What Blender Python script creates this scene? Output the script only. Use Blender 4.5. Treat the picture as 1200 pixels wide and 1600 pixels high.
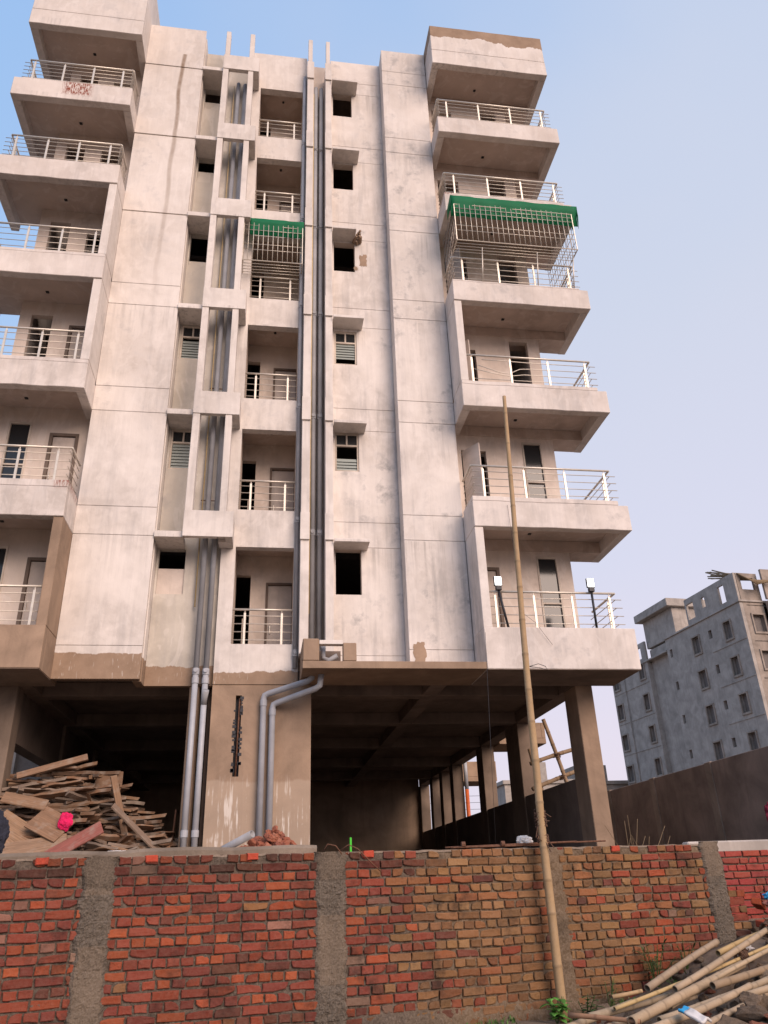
import bpy, bmesh, math, random
from mathutils import Vector, Matrix, noise
R = math.radians
rng = random.Random(7)
for o in list(bpy.data.objects): bpy.data.objects.remove(o)
S = bpy.context.scene
COL = S.collection
E = 1.28            # eye height; all z below are measured from the eye and shifted by E when a mesh is built

# ---------------------------------------------------------------- camera
cam = bpy.data.cameras.new('camera'); camo = bpy.data.objects.new('camera', cam); COL.objects.link(camo)
cam.sensor_fit = 'VERTICAL'; cam.sensor_height = 24.0; cam.lens = 24.0*1212.14/1600
cam.clip_start = 0.05; cam.clip_end = 3000
pt, yw, rl = R(25.622), R(9.0147), R(-2.0685)
fwd = Vector((math.sin(yw)*math.cos(pt), math.cos(yw)*math.cos(pt), math.sin(pt)))
rgt = Vector((math.cos(yw), -math.sin(yw), 0)); upv = rgt.cross(fwd)
r2 = rgt*math.cos(rl) + upv*math.sin(rl); u2 = upv*math.cos(rl) - rgt*math.sin(rl)
camo.matrix_world = Matrix(((r2.x, u2.x, -fwd.x, 0), (r2.y, u2.y, -fwd.y, 0), (r2.z, u2.z, -fwd.z, E), (0, 0, 0, 1)))
S.camera = camo
S.render.resolution_x = 768; S.render.resolution_y = 1024

# ---------------------------------------------------------------- sky, sun, exposure
SUN_AZ = (0.42, -0.90)       # direction towards the sun on the ground plan: behind the camera, to the right
SUN_EL = R(28)
world = bpy.data.worlds.new('World'); S.world = world; world.use_nodes = True
nt = world.node_tree; nt.nodes.clear()
wo = nt.nodes.new('ShaderNodeOutputWorld'); bg = nt.nodes.new('ShaderNodeBackground')
sky = nt.nodes.new('ShaderNodeTexSky'); sky.sky_type = 'NISHITA'; sky.sun_disc = False
sky.sun_elevation = SUN_EL; sky.sun_rotation = math.atan2(SUN_AZ[0], SUN_AZ[1])
sky.air_density = 1.0; sky.dust_density = 1.6; sky.ozone_density = 1.5
# evening haze: the clear sky is veiled by a pale layer that turns pinkish towards the horizon, all the way round
tc = nt.nodes.new('ShaderNodeTexCoord'); sx = nt.nodes.new('ShaderNodeSeparateXYZ')
nt.links.new(tc.outputs['Generated'], sx.inputs[0])
def skyramp(*st):
    rp = nt.nodes.new('ShaderNodeValToRGB'); e = rp.color_ramp.elements
    while len(e) < len(st): e.new(.5)
    for i, (p, c) in enumerate(st): e[i].position = p; e[i].color = (*c, 1)
    nt.links.new(sx.outputs['Z'], rp.inputs[0]); return rp.outputs[0]
west = skyramp((0, (4.9, 4.9, 5.9)), (.12, (5.2, 5.2, 6.4)), (.35, (4.5, 5.5, 7.5)), (.62, (3.3, 5.0, 7.7)), (1, (2.6, 4.3, 7.3)))
east = skyramp((0, (7.0, 6.1, 6.9)), (.12, (7.0, 6.2, 7.1)), (.35, (6.1, 6.1, 7.3)), (.62, (5.6, 5.95, 7.1)), (1, (4.8, 5.6, 7.2)))
mr = nt.nodes.new('ShaderNodeMapRange'); mr.inputs['From Min'].default_value = -.35; mr.inputs['From Max'].default_value = .65; mr.interpolation_type = 'SMOOTHSTEP'
hz = nt.nodes.new('ShaderNodeTexNoise'); hz.inputs['Scale'].default_value = 1.7; hz.inputs['Detail'].default_value = 4
nt.links.new(tc.outputs['Generated'], hz.inputs['Vector'])
ha = nt.nodes.new('ShaderNodeMath'); ha.operation = 'MULTIPLY_ADD'; ha.inputs[1].default_value = .9; ha.inputs[2].default_value = -.40
hb = nt.nodes.new('ShaderNodeMath'); hb.operation = 'ADD'
nt.links.new(hz.outputs[0], ha.inputs[0]); nt.links.new(ha.outputs[0], hb.inputs[0]); nt.links.new(sx.outputs['X'], hb.inputs[1]); nt.links.new(hb.outputs[0], mr.inputs['Value'])
mh = nt.nodes.new('ShaderNodeMix'); mh.data_type = 'RGBA'
nt.links.new(mr.outputs[0], mh.inputs[0]); nt.links.new(west, mh.inputs[6]); nt.links.new(east, mh.inputs[7])
mx = nt.nodes.new('ShaderNodeMix'); mx.data_type = 'RGBA'; mx.inputs[0].default_value = 0.88
nt.links.new(sky.outputs[0], mx.inputs[6]); nt.links.new(mh.outputs[2], mx.inputs[7])
nt.links.new(mx.outputs[2], bg.inputs[0]); bg.inputs[1].default_value = 0.095
nt.links.new(bg.outputs[0], wo.inputs[0])
sl = bpy.data.lights.new('sun', 'SUN'); sl.energy = 2.75; sl.angle = R(40); sl.color = (1.0, 0.77, 0.635)
so = bpy.data.objects.new('sun', sl); COL.objects.link(so)
sd = Vector((SUN_AZ[0]*math.cos(SUN_EL), SUN_AZ[1]*math.cos(SUN_EL), math.sin(SUN_EL))).normalized()
so.rotation_euler = sd.to_track_quat('Z', 'Y').to_euler(); so.location = (10, -12, 12)
vs = S.view_settings; vs.view_transform = 'Standard'; vs.look = 'None'; vs.gamma = 1; vs.exposure = 0.42
vs.use_curve_mapping = False
S.render.engine = 'CYCLES'

# ================================================================ materials
def newmat(name):
    m = bpy.data.materials.new(name); m.use_nodes = True
    n = m.node_tree; b = n.nodes['Principled BSDF']; return m, n, b
class NB:                      # tiny node builder
    def __init__(s, nt): s.nt = nt; s.co = nt.nodes.new('ShaderNodeTexCoord').outputs['Object']
    def n(s, t, **k):
        x = s.nt.nodes.new(t)
        for a, v in k.items(): setattr(x, a, v)
        return x
    def l(s, a, b): s.nt.links.new(a, b)
    def vscale(s, sc):
        m = s.n('ShaderNodeMapping'); m.inputs['Scale'].default_value = sc; s.l(s.co, m.inputs[0]); return m.outputs[0]
    def noise(s, scale, detail=5, rough=.6, vec=None, dist=0):
        x = s.n('ShaderNodeTexNoise'); x.inputs['Scale'].default_value = scale; x.inputs['Detail'].default_value = detail
        x.inputs['Roughness'].default_value = rough; x.inputs['Distortion'].default_value = dist
        s.l(vec if vec else s.co, x.inputs['Vector']); return x.outputs[0]
    def ramp(s, f, *st):
        x = s.n('ShaderNodeValToRGB'); e = x.color_ramp.elements
        while len(e) < len(st): e.new(.5)
        for i, (p, c) in enumerate(st):
            e[i].position = p; e[i].color = (c, c, c, 1) if isinstance(c, (int, float)) else (*c, 1)
        s.l(f, x.inputs[0]); return x.outputs[0]
    def mix(s, f, a, b, mode='MIX'):
        x = s.n('ShaderNodeMix', data_type='RGBA', blend_type=mode)
        for i, v in ((0, f), (6, a), (7, b)):
            if hasattr(v, 'is_linked'): s.l(v, x.inputs[i])
            elif i == 0: x.inputs[0].default_value = v
            else: x.inputs[i].default_value = (*v, 1)
        return x.outputs[2]
    def math(s, op, a, b=None, c=None, clamp=False):
        x = s.n('ShaderNodeMath', operation=op); x.use_clamp = clamp
        for i, v in enumerate((a, b, c)):
            if v is None: continue
            if hasattr(v, 'is_linked'): s.l(v, x.inputs[i])
            else: x.inputs[i].default_value = v
        return x.outputs[0]
    def sep(s):
        x = s.n('ShaderNodeSeparateXYZ'); s.l(s.co, x.inputs[0]); return x.outputs
    def bump(s, h, strength, dist, bsdf):
        x = s.n('ShaderNodeBump'); x.inputs['Strength'].default_value = strength; x.inputs['Distance'].default_value = dist
        s.l(h, x.inputs['Height']); s.l(x.outputs[0], bsdf.inputs['Normal'])

CEM = (0.30, 0.212, 0.150)     # bare cement plaster
def m_wash(name, edge=None, amp=.12, freq=3.5, above=False, dirt=1.0, tone=(0.715, 0.658, 0.61), rust=(), drips=False, streak=None):
    """white-washed plaster: patchy coat, dirty runs; below (or above) `edge` the coat was never laid and bare cement shows"""
    m, n, b = newmat(name); k = NB(n)
    big = k.noise(.55, 4, .6, dist=.4); mid = k.noise(2.6, 6, .65); fine = k.noise(26, 4, .7)
    vst = k.noise(1.0, 5, .6, k.vscale((7, 7, .55)))
    brush = k.noise(1.0, 3, .6, k.vscale((60, 60, 3)))
    t = tone; lo = (t[0]*.71, t[1]*.70, t[2]*.69); hi = (min(1, t[0]*1.06), t[1]*1.06, t[2]*1.07)
    c = k.mix(k.ramp(big, (.35, 0), (.65, 1)), lo, t)
    c = k.mix(k.ramp(mid, (.42, 0), (.72, .85)), c, hi)
    c = k.mix(k.math('MULTIPLY', k.ramp(vst, (.47, 0), (.70, .60*dirt)), k.ramp(big, (.3, 1), (.6, .25))), c, (.34, .32, .31))
    c = k.mix(k.ramp(brush, (.45, 0), (.75, .16)), c, (.42, .39, .37))
    blot = k.math('MULTIPLY', k.ramp(mid, (.50, 0), (.66, 1)), k.ramp(k.noise(.8, 3, .5, k.vscale((1, 1, .6))), (.46, 0), (.62, .55*dirt)))
    c = k.mix(blot, c, (.30, .285, .275))
    c = k.mix(k.ramp(fine, (.60, 0), (.80, .25)), c, (.45, .40, .36))
    sp = k.sep()
    # older coat on the upper floors is duller and browner; runs start under every floor joint
    up = k.math('MULTIPLY', k.math('SUBTRACT', sp[2], 8.0), 1/15, clamp=True)
    c = k.mix(k.math('MULTIPLY', up, k.ramp(mid, (.3, .55), (.7, .2))), c, (t[0]*.84, t[1]*.80, t[2]*.765))
    ph = k.math('FRACT', k.math('DIVIDE', k.math('SUBTRACT', 3.73+E+30.3, sp[2]), 3.03))
    run = k.ramp(ph, (0, 1), (.10, .7), (.42, 0))
    rs = k.math('MULTIPLY', k.ramp(k.noise(1, 4, .65, k.vscale((11, 11, .25))), (.50, 0), (.66, .55*dirt)), k.ramp(k.noise(.7, 3, .6), (.42, 0), (.62, 1)))
    c = k.mix(k.math('MULTIPLY', run, rs), c, (.33, .30, .275))
    tro = k.noise(1.7, 3, .55, k.vscale((1.0, 1.0, .45)), dist=2.2)
    c = k.mix(k.ramp(tro, (.56, 0), (.60, .16), (.72, .16)), c, (.80, .745, .70))
    if edge is not None:
        cem = k.mix(k.ramp(mid, (.3, 0), (.7, 1)), (CEM[0]*.82, CEM[1]*.8, CEM[2]*.78), (CEM[0]*1.12, CEM[1]*1.12, CEM[2]*1.12))
        if drips:
            d = k.math('MULTIPLY', k.ramp(k.noise(1, 2, .5, k.vscale((32, 32, 5))), (.64, 0), (.68, 1)), k.ramp(k.noise(2.5, 3), (.40, 0), (.62, .75)))
            cem = k.mix(d, cem, (.52, .46, .41))
        w = k.noise(1.0, 4, .6, k.vscale((freq, freq, .6))); w2 = k.noise(14, 3, .6)
        h = k.math('ADD', k.math('MULTIPLY', k.math('SUBTRACT', w, .5), amp*4), k.math('MULTIPLY', k.math('SUBTRACT', w2, .5), amp*.5))
        dz = k.math('SUBTRACT', sp[2], k.math('ADD', h, edge+E))
        if not above: dz = k.math('MULTIPLY', dz, -1)
        mk = k.math('MULTIPLY', dz, 60, clamp=True)
        c = k.mix(mk, c, cem)
    for (x, z, w_, h_) in rust:
        dx = k.math('DIVIDE', k.math('ABSOLUTE', k.math('SUBTRACT', sp[0], x)), w_)
        dz = k.math('DIVIDE', k.math('ABSOLUTE', k.math('SUBTRACT', sp[2], z+E)), h_)
        r = k.math('SUBTRACT', 1, k.math('MAXIMUM', dx, dz), clamp=True)
        nz = k.ramp(k.noise(1, 3, .7, k.vscale((38, 38, 7))), (.44, 0), (.54, 1))
        c = k.mix(k.math('MULTIPLY', k.math('MULTIPLY', r, 2.6, clamp=True), nz), c, (.22, .055, .03))
    if streak:
        x0, w_, z0, z1 = streak
        wob = k.math('MULTIPLY', k.math('SUBTRACT', k.noise(1, 2, .5, k.vscale((.1, .1, .4))), .5), .30)
        dx = k.math('DIVIDE', k.math('ABSOLUTE', k.math('SUBTRACT', k.math('SUBTRACT', sp[0], x0), wob)), w_)
        f = k.math('MULTIPLY', k.math('SUBTRACT', 1, dx, clamp=True), 1.6, clamp=True)
        g = k.math('MULTIPLY', k.math('SUBTRACT', sp[2], z0+E), 1/(z1-z0), clamp=True)
        top = k.math('LESS_THAN', sp[2], z1+E)
        c = k.mix(k.math('MULTIPLY', k.math('MULTIPLY', f, g), k.math('MULTIPLY', top, k.ramp(mid, (.3, .6), (.6, 1)))), c, (.20, .13, .08))
    k.l(c, b.inputs['Base Color']); b.inputs['Roughness'].default_value = .92
    b.inputs['Specular IOR Level'].default_value = .2
    k.bump(k.math('ADD', k.math('MULTIPLY', mid, .6), k.math('MULTIPLY', fine, .4)), .35, .012, b)
    return m
def m_cement(name, col=CEM, rough=.9, var=.25, wash=None, bumpd=.01):
    m, n, b = newmat(name); k = NB(n)
    a = k.noise(1.1, 5, .62, dist=.5); f = k.noise(22, 5, .7)
    lo = tuple(x*(1-var) for x in col); hi = tuple(x*(1+var) for x in col)
    c = k.mix(k.ramp(a, (.32, 0), (.68, 1)), lo, hi)
    c = k.mix(k.ramp(k.noise(1, 4, .6, k.vscale((5, 5, .4))), (.52, 0), (.75, .5)), c, tuple(x*.62 for x in col))
    c = k.mix(k.ramp(f, (.55, 0), (.8, .4)), c, tuple(x*.7 for x in col))
    if wash:                    # lime splashes between two heights
        z0, z1 = wash; sp = k.sep()
        up = k.math('MULTIPLY', k.math('SUBTRACT', z1+E, sp[2]), 2.2, clamp=True)
        dn = k.math('MULTIPLY', k.math('SUBTRACT', sp[2], z0+E), 4, clamp=True)
        d = k.ramp(k.noise(1, 3, .6, k.vscale((24, 24, 1.6))), (.54, 0), (.62, 1))
        d = k.math('MULTIPLY', d, k.ramp(k.noise(2.4, 4, .6), (.42, 0), (.56, .9)))
        wl = k.math('ADD', z1+E-.12, k.math('MULTIPLY', k.math('SUBTRACT', k.noise(3, 3, .6, k.vscale((1, 1, .2))), .5), .25))
        c = k.mix(k.math('MULTIPLY', k.math('MULTIPLY', k.math('SUBTRACT', wl, sp[2]), 25, clamp=True), .55), c, (.42, .33, .255))
        c = k.mix(k.math('MULTIPLY', k.math('MULTIPLY', up, dn), d), c, (.62, .56, .50))
    k.l(c, b.inputs['Base Color']); b.inputs['Roughness'].default_value = rough; b.inputs['Specular IOR Level'].default_value = .2
    k.bump(k.math('ADD', a, k.math('MULTIPLY', f, .5)), .5, bumpd, b)
    return m
def m_plain(name, col, rough=.6, metal=0, var=.15, scale=9, bumps=.15, spec=.4):
    m, n, b = newmat(name); k = NB(n)
    a = k.noise(scale, 4, .6)
    c = k.mix(k.ramp(a, (.3, 0), (.7, 1)), tuple(x*(1-var) for x in col), tuple(min(1, x*(1+var)) for x in col))
    k.l(c, b.inputs['Base Color']); b.inputs['Roughness'].default_value = rough; b.inputs['Metallic'].default_value = metal
    b.inputs['Specular IOR Level'].default_value = spec
    if bumps: k.bump(a, bumps, .004, b)
    return m
def m_tint(name, rough=.9, var=.35, scale=30, bumpd=.004, dark=(.05, .04, .035), grime=.5, bs=.6):
    """colour comes from the piece itself (attribute `tint`), broken up by grain and grime"""
    m, n, b = newmat(name); k = NB(n)
    at = k.n('ShaderNodeAttribute', attribute_name='tint').outputs['Color']
    a = k.noise(scale, 5, .65); g = k.noise(3.2, 5, .7); s = k.noise(scale*3, 3, .7)
    c = k.mix(k.ramp(a, (.3, .0), (.75, var)), at, k.mix(.5, at, (.55, .45, .36)))
    c = k.mix(k.ramp(s, (.5, 0), (.85, var)), c, dark)
    c = k.mix(k.ramp(g, (.53, 0), (.72, grime)), c, dark)
    k.l(c, b.inputs['Base Color']); b.inputs['Roughness'].default_value = rough; b.inputs['Specular IOR Level'].default_value = .15
    k.bump(k.math('ADD', a, k.math('MULTIPLY', s, .5)), bs, bumpd, b)
    return m
def m_wood(name, cols, rough=.8):
    m, n, b = newmat(name); k = NB(n)
    oi = k.n('ShaderNodeObjectInfo'); rnd = oi.outputs['Random']
    x = k.n('ShaderNodeValToRGB'); e = x.color_ramp.elements
    while len(e) < len(cols): e.new(.5)
    for i, c in enumerate(cols): e[i].position = i/(len(cols)-1); e[i].color = (*c, 1)
    k.l(rnd, x.inputs[0])
    gr = k.noise(1, 5, .65, k.vscale((3, 45, 45)), dist=.3); st = k.noise(5, 4, .6)
    c = k.mix(k.ramp(gr, (.40, 0), (.72, .6)), x.outputs[0], (.07, .045, .03))
    c = k.mix(k.ramp(st, (.52, 0), (.72, .5)), c, (.32, .27, .22))
    k.l(c, b.inputs['Base Color']); b.inputs['Roughness'].default_value = rough; b.inputs['Specular IOR Level'].default_value = .2
    k.bump(gr, .4, .004, b)
    return m

M = {}
M['wash'] = m_wash('whitewash')
M['wash_roof'] = m_wash('whitewash_unpainted_top', edge=23.10, amp=.24, freq=1.1, above=True, dirt=1.2)
M['wash_l'] = m_wash('whitewash_wall_left', edge=4.22, amp=.045, freq=3, drips=True, streak=(-3.02, .075, 12.5, 22.2), dirt=.9)
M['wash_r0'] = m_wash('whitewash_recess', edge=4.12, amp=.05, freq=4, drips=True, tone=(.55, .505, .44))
M['wash_c'] = m_wash('whitewash_centre', edge=3.98, amp=.09, freq=2.2, drips=True)
M['wash_b'] = m_wash('whitewash_wall_right', dirt=1.5)
M['wash_bal'] = m_wash('whitewash_balcony', tone=(.70, .635, .585), rust=((-5.45, 19.15, .42, .3), (-4.1, 8.0, .3, .7), (-4.1, 17.2, .3, .6), (4.22, 17.0, .3, .55), (4.24, 8.1, .3, .6), (4.2, 20.0, .3, .5)))
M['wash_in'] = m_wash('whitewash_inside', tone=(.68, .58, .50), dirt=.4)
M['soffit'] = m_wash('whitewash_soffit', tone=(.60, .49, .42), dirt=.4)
M['cement'] = m_cement('bare_cement')
M['cement_c'] = m_cement('bare_cement_limed', wash=(.3, 2.0))
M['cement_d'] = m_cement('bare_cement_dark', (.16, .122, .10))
M['cement_shade'] = m_cement('bare_cement_shade_tone', (.20, .15, .115))  # darker copy of the bare cement: shade under the building painted into its colour
M['compound'] = m_cement('compound_plaster', (.22, .165, .135), var=.3)
M['compound_p'] = m_cement('compound_pier', (.25, .195, .155), var=.35)
M['lowplaster'] = m_cement('pale_low_plaster', (.42, .37, .33))
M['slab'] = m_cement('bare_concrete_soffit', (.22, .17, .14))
M['plinth'] = m_cement('apron_concrete', (.17, .135, .105), var=.45, bumpd=.05)
M['void'] = m_plain('dark_room', (.16, .14, .13), .95, bumps=0)
M['pvc'] = m_cement('grey_pipe', (.33, .335, .355), rough=.55, var=.18, bumpd=.002)
M['pvc_new'] = m_plain('clean_grey_pipe', (.36, .37, .40), .45, var=.12, scale=3, bumps=0)
M['pvc_y'] = m_plain('cream_pipe', (.50, .38, .20), .5, bumps=0)
M['pvc_o'] = m_plain('orange_pipe', (.62, .13, .03), .5, bumps=0)
M['steel'] = m_plain('railing_steel', (.62, .56, .48), .42, metal=.45, var=.1, bumps=0)
M['steel_d'] = m_plain('railing_steel_dull', (.42, .36, .31), .45, metal=.6, var=.2, bumps=0)
M['iron'] = m_plain('dark_iron', (.03, .03, .035), .5, metal=.3, bumps=0)
M['rust'] = m_plain('rusty_iron', (.13, .06, .035), .85, var=.4, scale=40)
M['frame'] = m_cement('window_frame_paint', (.52, .45, .38), var=.3)
M['ply'] = m_cement('door_board', (.52, .45, .40), var=.22)
M['black'] = m_plain('black_plastic', (.018, .018, .02), .45, bumps=0)
m, n, b = newmat('dark_glass'); b.inputs['Base Color'].default_value = (.02, .022, .025, 1); b.inputs['Roughness'].default_value = .12
M['glass'] = m
m, n, b = newmat('frosted_louvre'); b.inputs['Base Color'].default_value = (.30, .33, .31, 1); b.inputs['Roughness'].default_value = .35
M['louvre'] = m
m, n, b = newmat('lamp_diffuser'); b.inputs['Base Color'].default_value = (.9, .9, .9, 1); b.inputs['Emission Color'].default_value = (1, .97, .92, 1); b.inputs['Emission Strength'].default_value = 2.2
M['lampon'] = m
m, n, b = newmat('green_net'); k = NB(n); b.inputs['Base Color'].default_value = (.003, .22, .09, 1); b.inputs['Roughness'].default_value = .7
tr = n.nodes.new('ShaderNodeBsdfTranslucent'); tr.inputs[0].default_value = (.01, .42, .17, 1)
ms = n.nodes.new('ShaderNodeMixShader'); ms.inputs[0].default_value = .45
n.links.new(b.outputs[0], ms.inputs[1]); n.links.new(tr.outputs[0], ms.inputs[2]); n.links.new(ms.outputs[0], n.nodes['Material Output'].inputs[0])
M['net'] = m
M['brick'] = m_tint('fired_brick', var=.16, bumpd=.010, grime=.75, dark=(.03, .022, .018), bs=.8)
M['mortar'] = m_tint('mortar', var=.5, scale=45, bumpd=.012, dark=(.04, .032, .026), grime=.55, bs=.9)
M['rough'] = m_tint('honeycombed_concrete', var=.5, scale=60, bumpd=.012, dark=(.05, .042, .034), grime=.5, bs=1.0)
M['bamboo'] = m_tint('bamboo', rough=.65, var=.3, scale=12, bumpd=.002, dark=(.16, .11, .07), grime=.35, bs=.3)
M['rope'] = m_plain('coir_rope', (.10, .055, .035), .95, var=.4, scale=60)
M['plank'] = m_wood('scrap_wood', [(.25, .145, .085), (.19, .10, .058), (.31, .19, .115), (.14, .078, .046), (.22, .175, .14), (.27, .16, .10)])
M['plywood'] = m_wood('shuttering_board', [(.31, .195, .12), (.25, .145, .088), (.33, .225, .15)])
M['redboard'] = m_wood('red_stained_board', [(.36, .13, .10), (.30, .10, .08)])
M['pink'] = m_plain('pink_cloth', (.62, .012, .10), .9, var=.2)
M['maroon'] = m_plain('maroon_cloth', (.16, .01, .03), .9)
M['navy'] = m_plain('dark_cloth', (.02, .022, .035), .9)
M['sack'] = m_plain('pale_sack', (.55, .53, .52), .6, var=.2, scale=14)
M['blue'] = m_plain('blue_plastic', (.02, .28, .55), .4)
M['stone'] = m_tint('rubble', var=.5, scale=18, bumpd=.02, grime=.5, bs=.9)
M['leaf'] = m_tint('leaf', rough=.55, var=.2, scale=20, bumpd=.002, dark=(.02, .04, .012), grime=.2, bs=.2)
M['dry'] = m_plain('dry_twig', (.20, .14, .08), .9)
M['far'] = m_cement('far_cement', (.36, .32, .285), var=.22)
M['far_lit'] = m_cement('far_cement_lit_tone', (.30, .25, .21), var=.25)  # warm copy of the far cement: light on the front faces painted in
m, n, b = newmat('earth'); k = NB(n)
a = k.noise(.8, 6, .65); f = k.noise(9, 6, .7)
c = k.mix(k.ramp(a, (.35, 0), (.65, 1)), (.13, .092, .064), (.21, .155, .11)); c = k.mix(k.ramp(f, (.5, 0), (.75, .7)), c, (.075, .052, .036))
k.l(c, b.inputs['Base Color']); b.inputs['Roughness'].default_value = .95; k.bump(f, .8, .05, b)
M['earth'] = m

# ================================================================ builders
class MB:
    def __init__(s): s.v = []; s.f = []; s.t = []
    def add(s, vs, fs, tint=None):
        o = len(s.v); s.v += [tuple(p) for p in vs]; s.f += [tuple(i+o for i in q) for q in fs]
        s.t += [tint or (1, 1, 1)]*len(vs); return s
    def box(s, x0, x1, y0, y1, z0, z1, tint=None):
        return s.add([(x0,y0,z0),(x1,y0,z0),(x1,y1,z0),(x0,y1,z0),(x0,y0,z1),(x1,y0,z1),(x1,y1,z1),(x0,y1,z1)],
                     [(0,3,2,1),(4,5,6,7),(0,1,5,4),(1,2,6,5),(2,3,7,6),(3,0,4,7)], tint)
    def tube(s, pts, rad, n=8, tint=None, caps=True, tints=None):
        pts = [Vector(p) for p in pts]; rr = rad if isinstance(rad, (list, tuple)) else [rad]*len(pts)
        o = len(s.v); ref = Vector((0, 0, 1))
        d0 = (pts[-1]-pts[0]).normalized()
        if abs(d0.z) > .9: ref = Vector((0, 1, 0))
        for i, p in enumerate(pts):
            d = ((pts[min(i+1, len(pts)-1)]-p).normalized() + (p-pts[max(i-1, 0)]).normalized()).normalized()
            a = d.cross(ref).normalized(); bb = d.cross(a)
            for j in range(n):
                t = 2*math.pi*j/n; s.v.append(tuple(p + (a*math.cos(t)+bb*math.sin(t))*rr[i]))
                s.t.append(tints[i] if tints else (tint or (1, 1, 1)))
        for i in range(len(pts)-1):
            for j in range(n):
                k2 = (j+1) % n; s.f.append((o+i*n+j, o+i*n+k2, o+(i+1)*n+k2, o+(i+1)*n+j))
        if caps:
            s.f.append(tuple(o+j for j in range(n))[::-1]); e = o+(len(pts)-1)*n; s.f.append(tuple(e+j for j in range(n)))
        return s
    def build(s, name, mat, parent=None, bevel=0, smooth=False, tint=False, wavy=0):
        me = bpy.data.meshes.new(name); me.from_pydata([(x, y, z+E) for x, y, z in s.v], [], s.f)
        if tint:
            ca = me.color_attributes.new('tint', 'FLOAT_COLOR', 'POINT')
            flat = []
            for t in s.t: flat += [t[0], t[1], t[2], 1]
            ca.data.foreach_set('color', flat)
        bm = bmesh.new(); bm.from_mesh(me)
        bmesh.ops.recalc_face_normals(bm, faces=bm.faces)
        if bevel:
            ed = [e for e in bm.edges if len(e.link_faces) == 2 and e.calc_face_angle(0) > .6]
            bmesh.ops.bevel(bm, geom=ed, offset=bevel, segments=1, affect='EDGES', clamp_overlap=True)
        if wavy:                 # hand-cast edges: cut the long boxes up and let them wander a little
            lo_ = min(v.co.x for v in bm.verts); hi_ = max(v.co.x for v in bm.verts); q = lo_+.27
            while q < hi_-.1:
                bmesh.ops.bisect_plane(bm, geom=bm.verts[:]+bm.edges[:]+bm.faces[:], plane_co=(q, 0, 0), plane_no=(1, 0, 0)); q += .27
            for v in bm.verts:
                p_ = v.co; v.co = p_+Vector((0, noise.noise((p_.x*1.9, p_.z*3, 1)), noise.noise((p_.x*2.3, p_.y*2, p_.z*2+5))+.6*noise.noise((p_.x*7, p_.y, p_.z*3))))*wavy
        bm.to_mesh(me); bm.free()
        if smooth: me.polygons.foreach_set('use_smooth', [True]*len(me.polygons))
        me.materials.append(mat if not isinstance(mat, str) else M[mat])
        o = bpy.data.objects.new(name, me); COL.objects.link(o)
        if parent is not None: setpar(o, parent)
        return o
def setpar(o, p):
    o.parent = p
    q = p; inv = Matrix.Identity(4)
    if p.type == 'EMPTY': inv = Matrix.Translation(p.location).inverted()
    o.matrix_parent_inverse = inv
def thing(name, label, cat, loc, group=None):
    o = bpy.data.objects.new(name, None); COL.objects.link(o); o.empty_display_size = .3
    o.location = (loc[0], loc[1], loc[2]+E); tag(o, label, cat, group); return o
def tag(o, label, cat, group=None):
    o['label'] = label; o['category'] = cat
    if group: o['group'] = group
    return o
def struct(o, kind='structure'): o['kind'] = kind; return o
def box(name, mat, par, x0, x1, y0, y1, z0, z1, bevel=.008, wavy=0):
    return MB().box(x0, x1, y0, y1, z0, z1).build(name, mat, par, bevel, wavy=wavy)
def gridwall(mb, xs, zs, y0, y1, solid):
    """a wall on a grid: one clean skin round all solid cells, with the reveals of the holes"""
    nx, nz = len(xs)-1, len(zs)-1
    ok = lambda i, j: 0 <= i < nx and 0 <= j < nz and solid(i, j)
    for i in range(nx):
        for j in range(nz):
            if not ok(i, j): continue
            a, b_, c, d = xs[i], xs[i+1], zs[j], zs[j+1]
            mb.add([(a,y0,c),(b_,y0,c),(b_,y0,d),(a,y0,d)], [(0,1,2,3)]); mb.add([(a,y1,c),(b_,y1,c),(b_,y1,d),(a,y1,d)], [(3,2,1,0)])
            if not ok(i-1, j): mb.add([(a,y0,c),(a,y0,d),(a,y1,d),(a,y1,c)], [(0,1,2,3)])
            if not ok(i+1, j): mb.add([(b_,y0,c),(b_,y0,d),(b_,y1,d),(b_,y1,c)], [(3,2,1,0)])
            if not ok(i, j-1): mb.add([(a,y0,c),(b_,y0,c),(b_,y1,c),(a,y1,c)], [(3,2,1,0)])
            if not ok(i, j+1): mb.add([(a,y0,d),(b_,y0,d),(b_,y1,d),(a,y1,d)], [(0,1,2,3)])
    return mb
def weld(o):
    bm = bmesh.new(); bm.from_mesh(o.data); bmesh.ops.remove_doubles(bm, verts=bm.verts, dist=1e-4)
    bmesh.ops.recalc_face_normals(bm, faces=bm.faces); bm.to_mesh(o.data); bm.free(); return o
def holewall(name, mat, par, x0, x1, z0, z1, y0, y1, holes):
    xs = sorted({x0, x1, *[h[0] for h in holes], *[h[1] for h in holes]}); zs = sorted({z0, z1, *[h[2] for h in holes], *[h[3] for h in holes]})
    def solid(i, j):
        cx, cz = (xs[i]+xs[i+1])/2, (zs[j]+zs[j+1])/2
        return not any(h[0] < cx < h[1] and h[2] < cz < h[3] for h in holes)
    return weld(gridwall(MB(), xs, zs, y0, y1, solid).build(name, mat, par))

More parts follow.
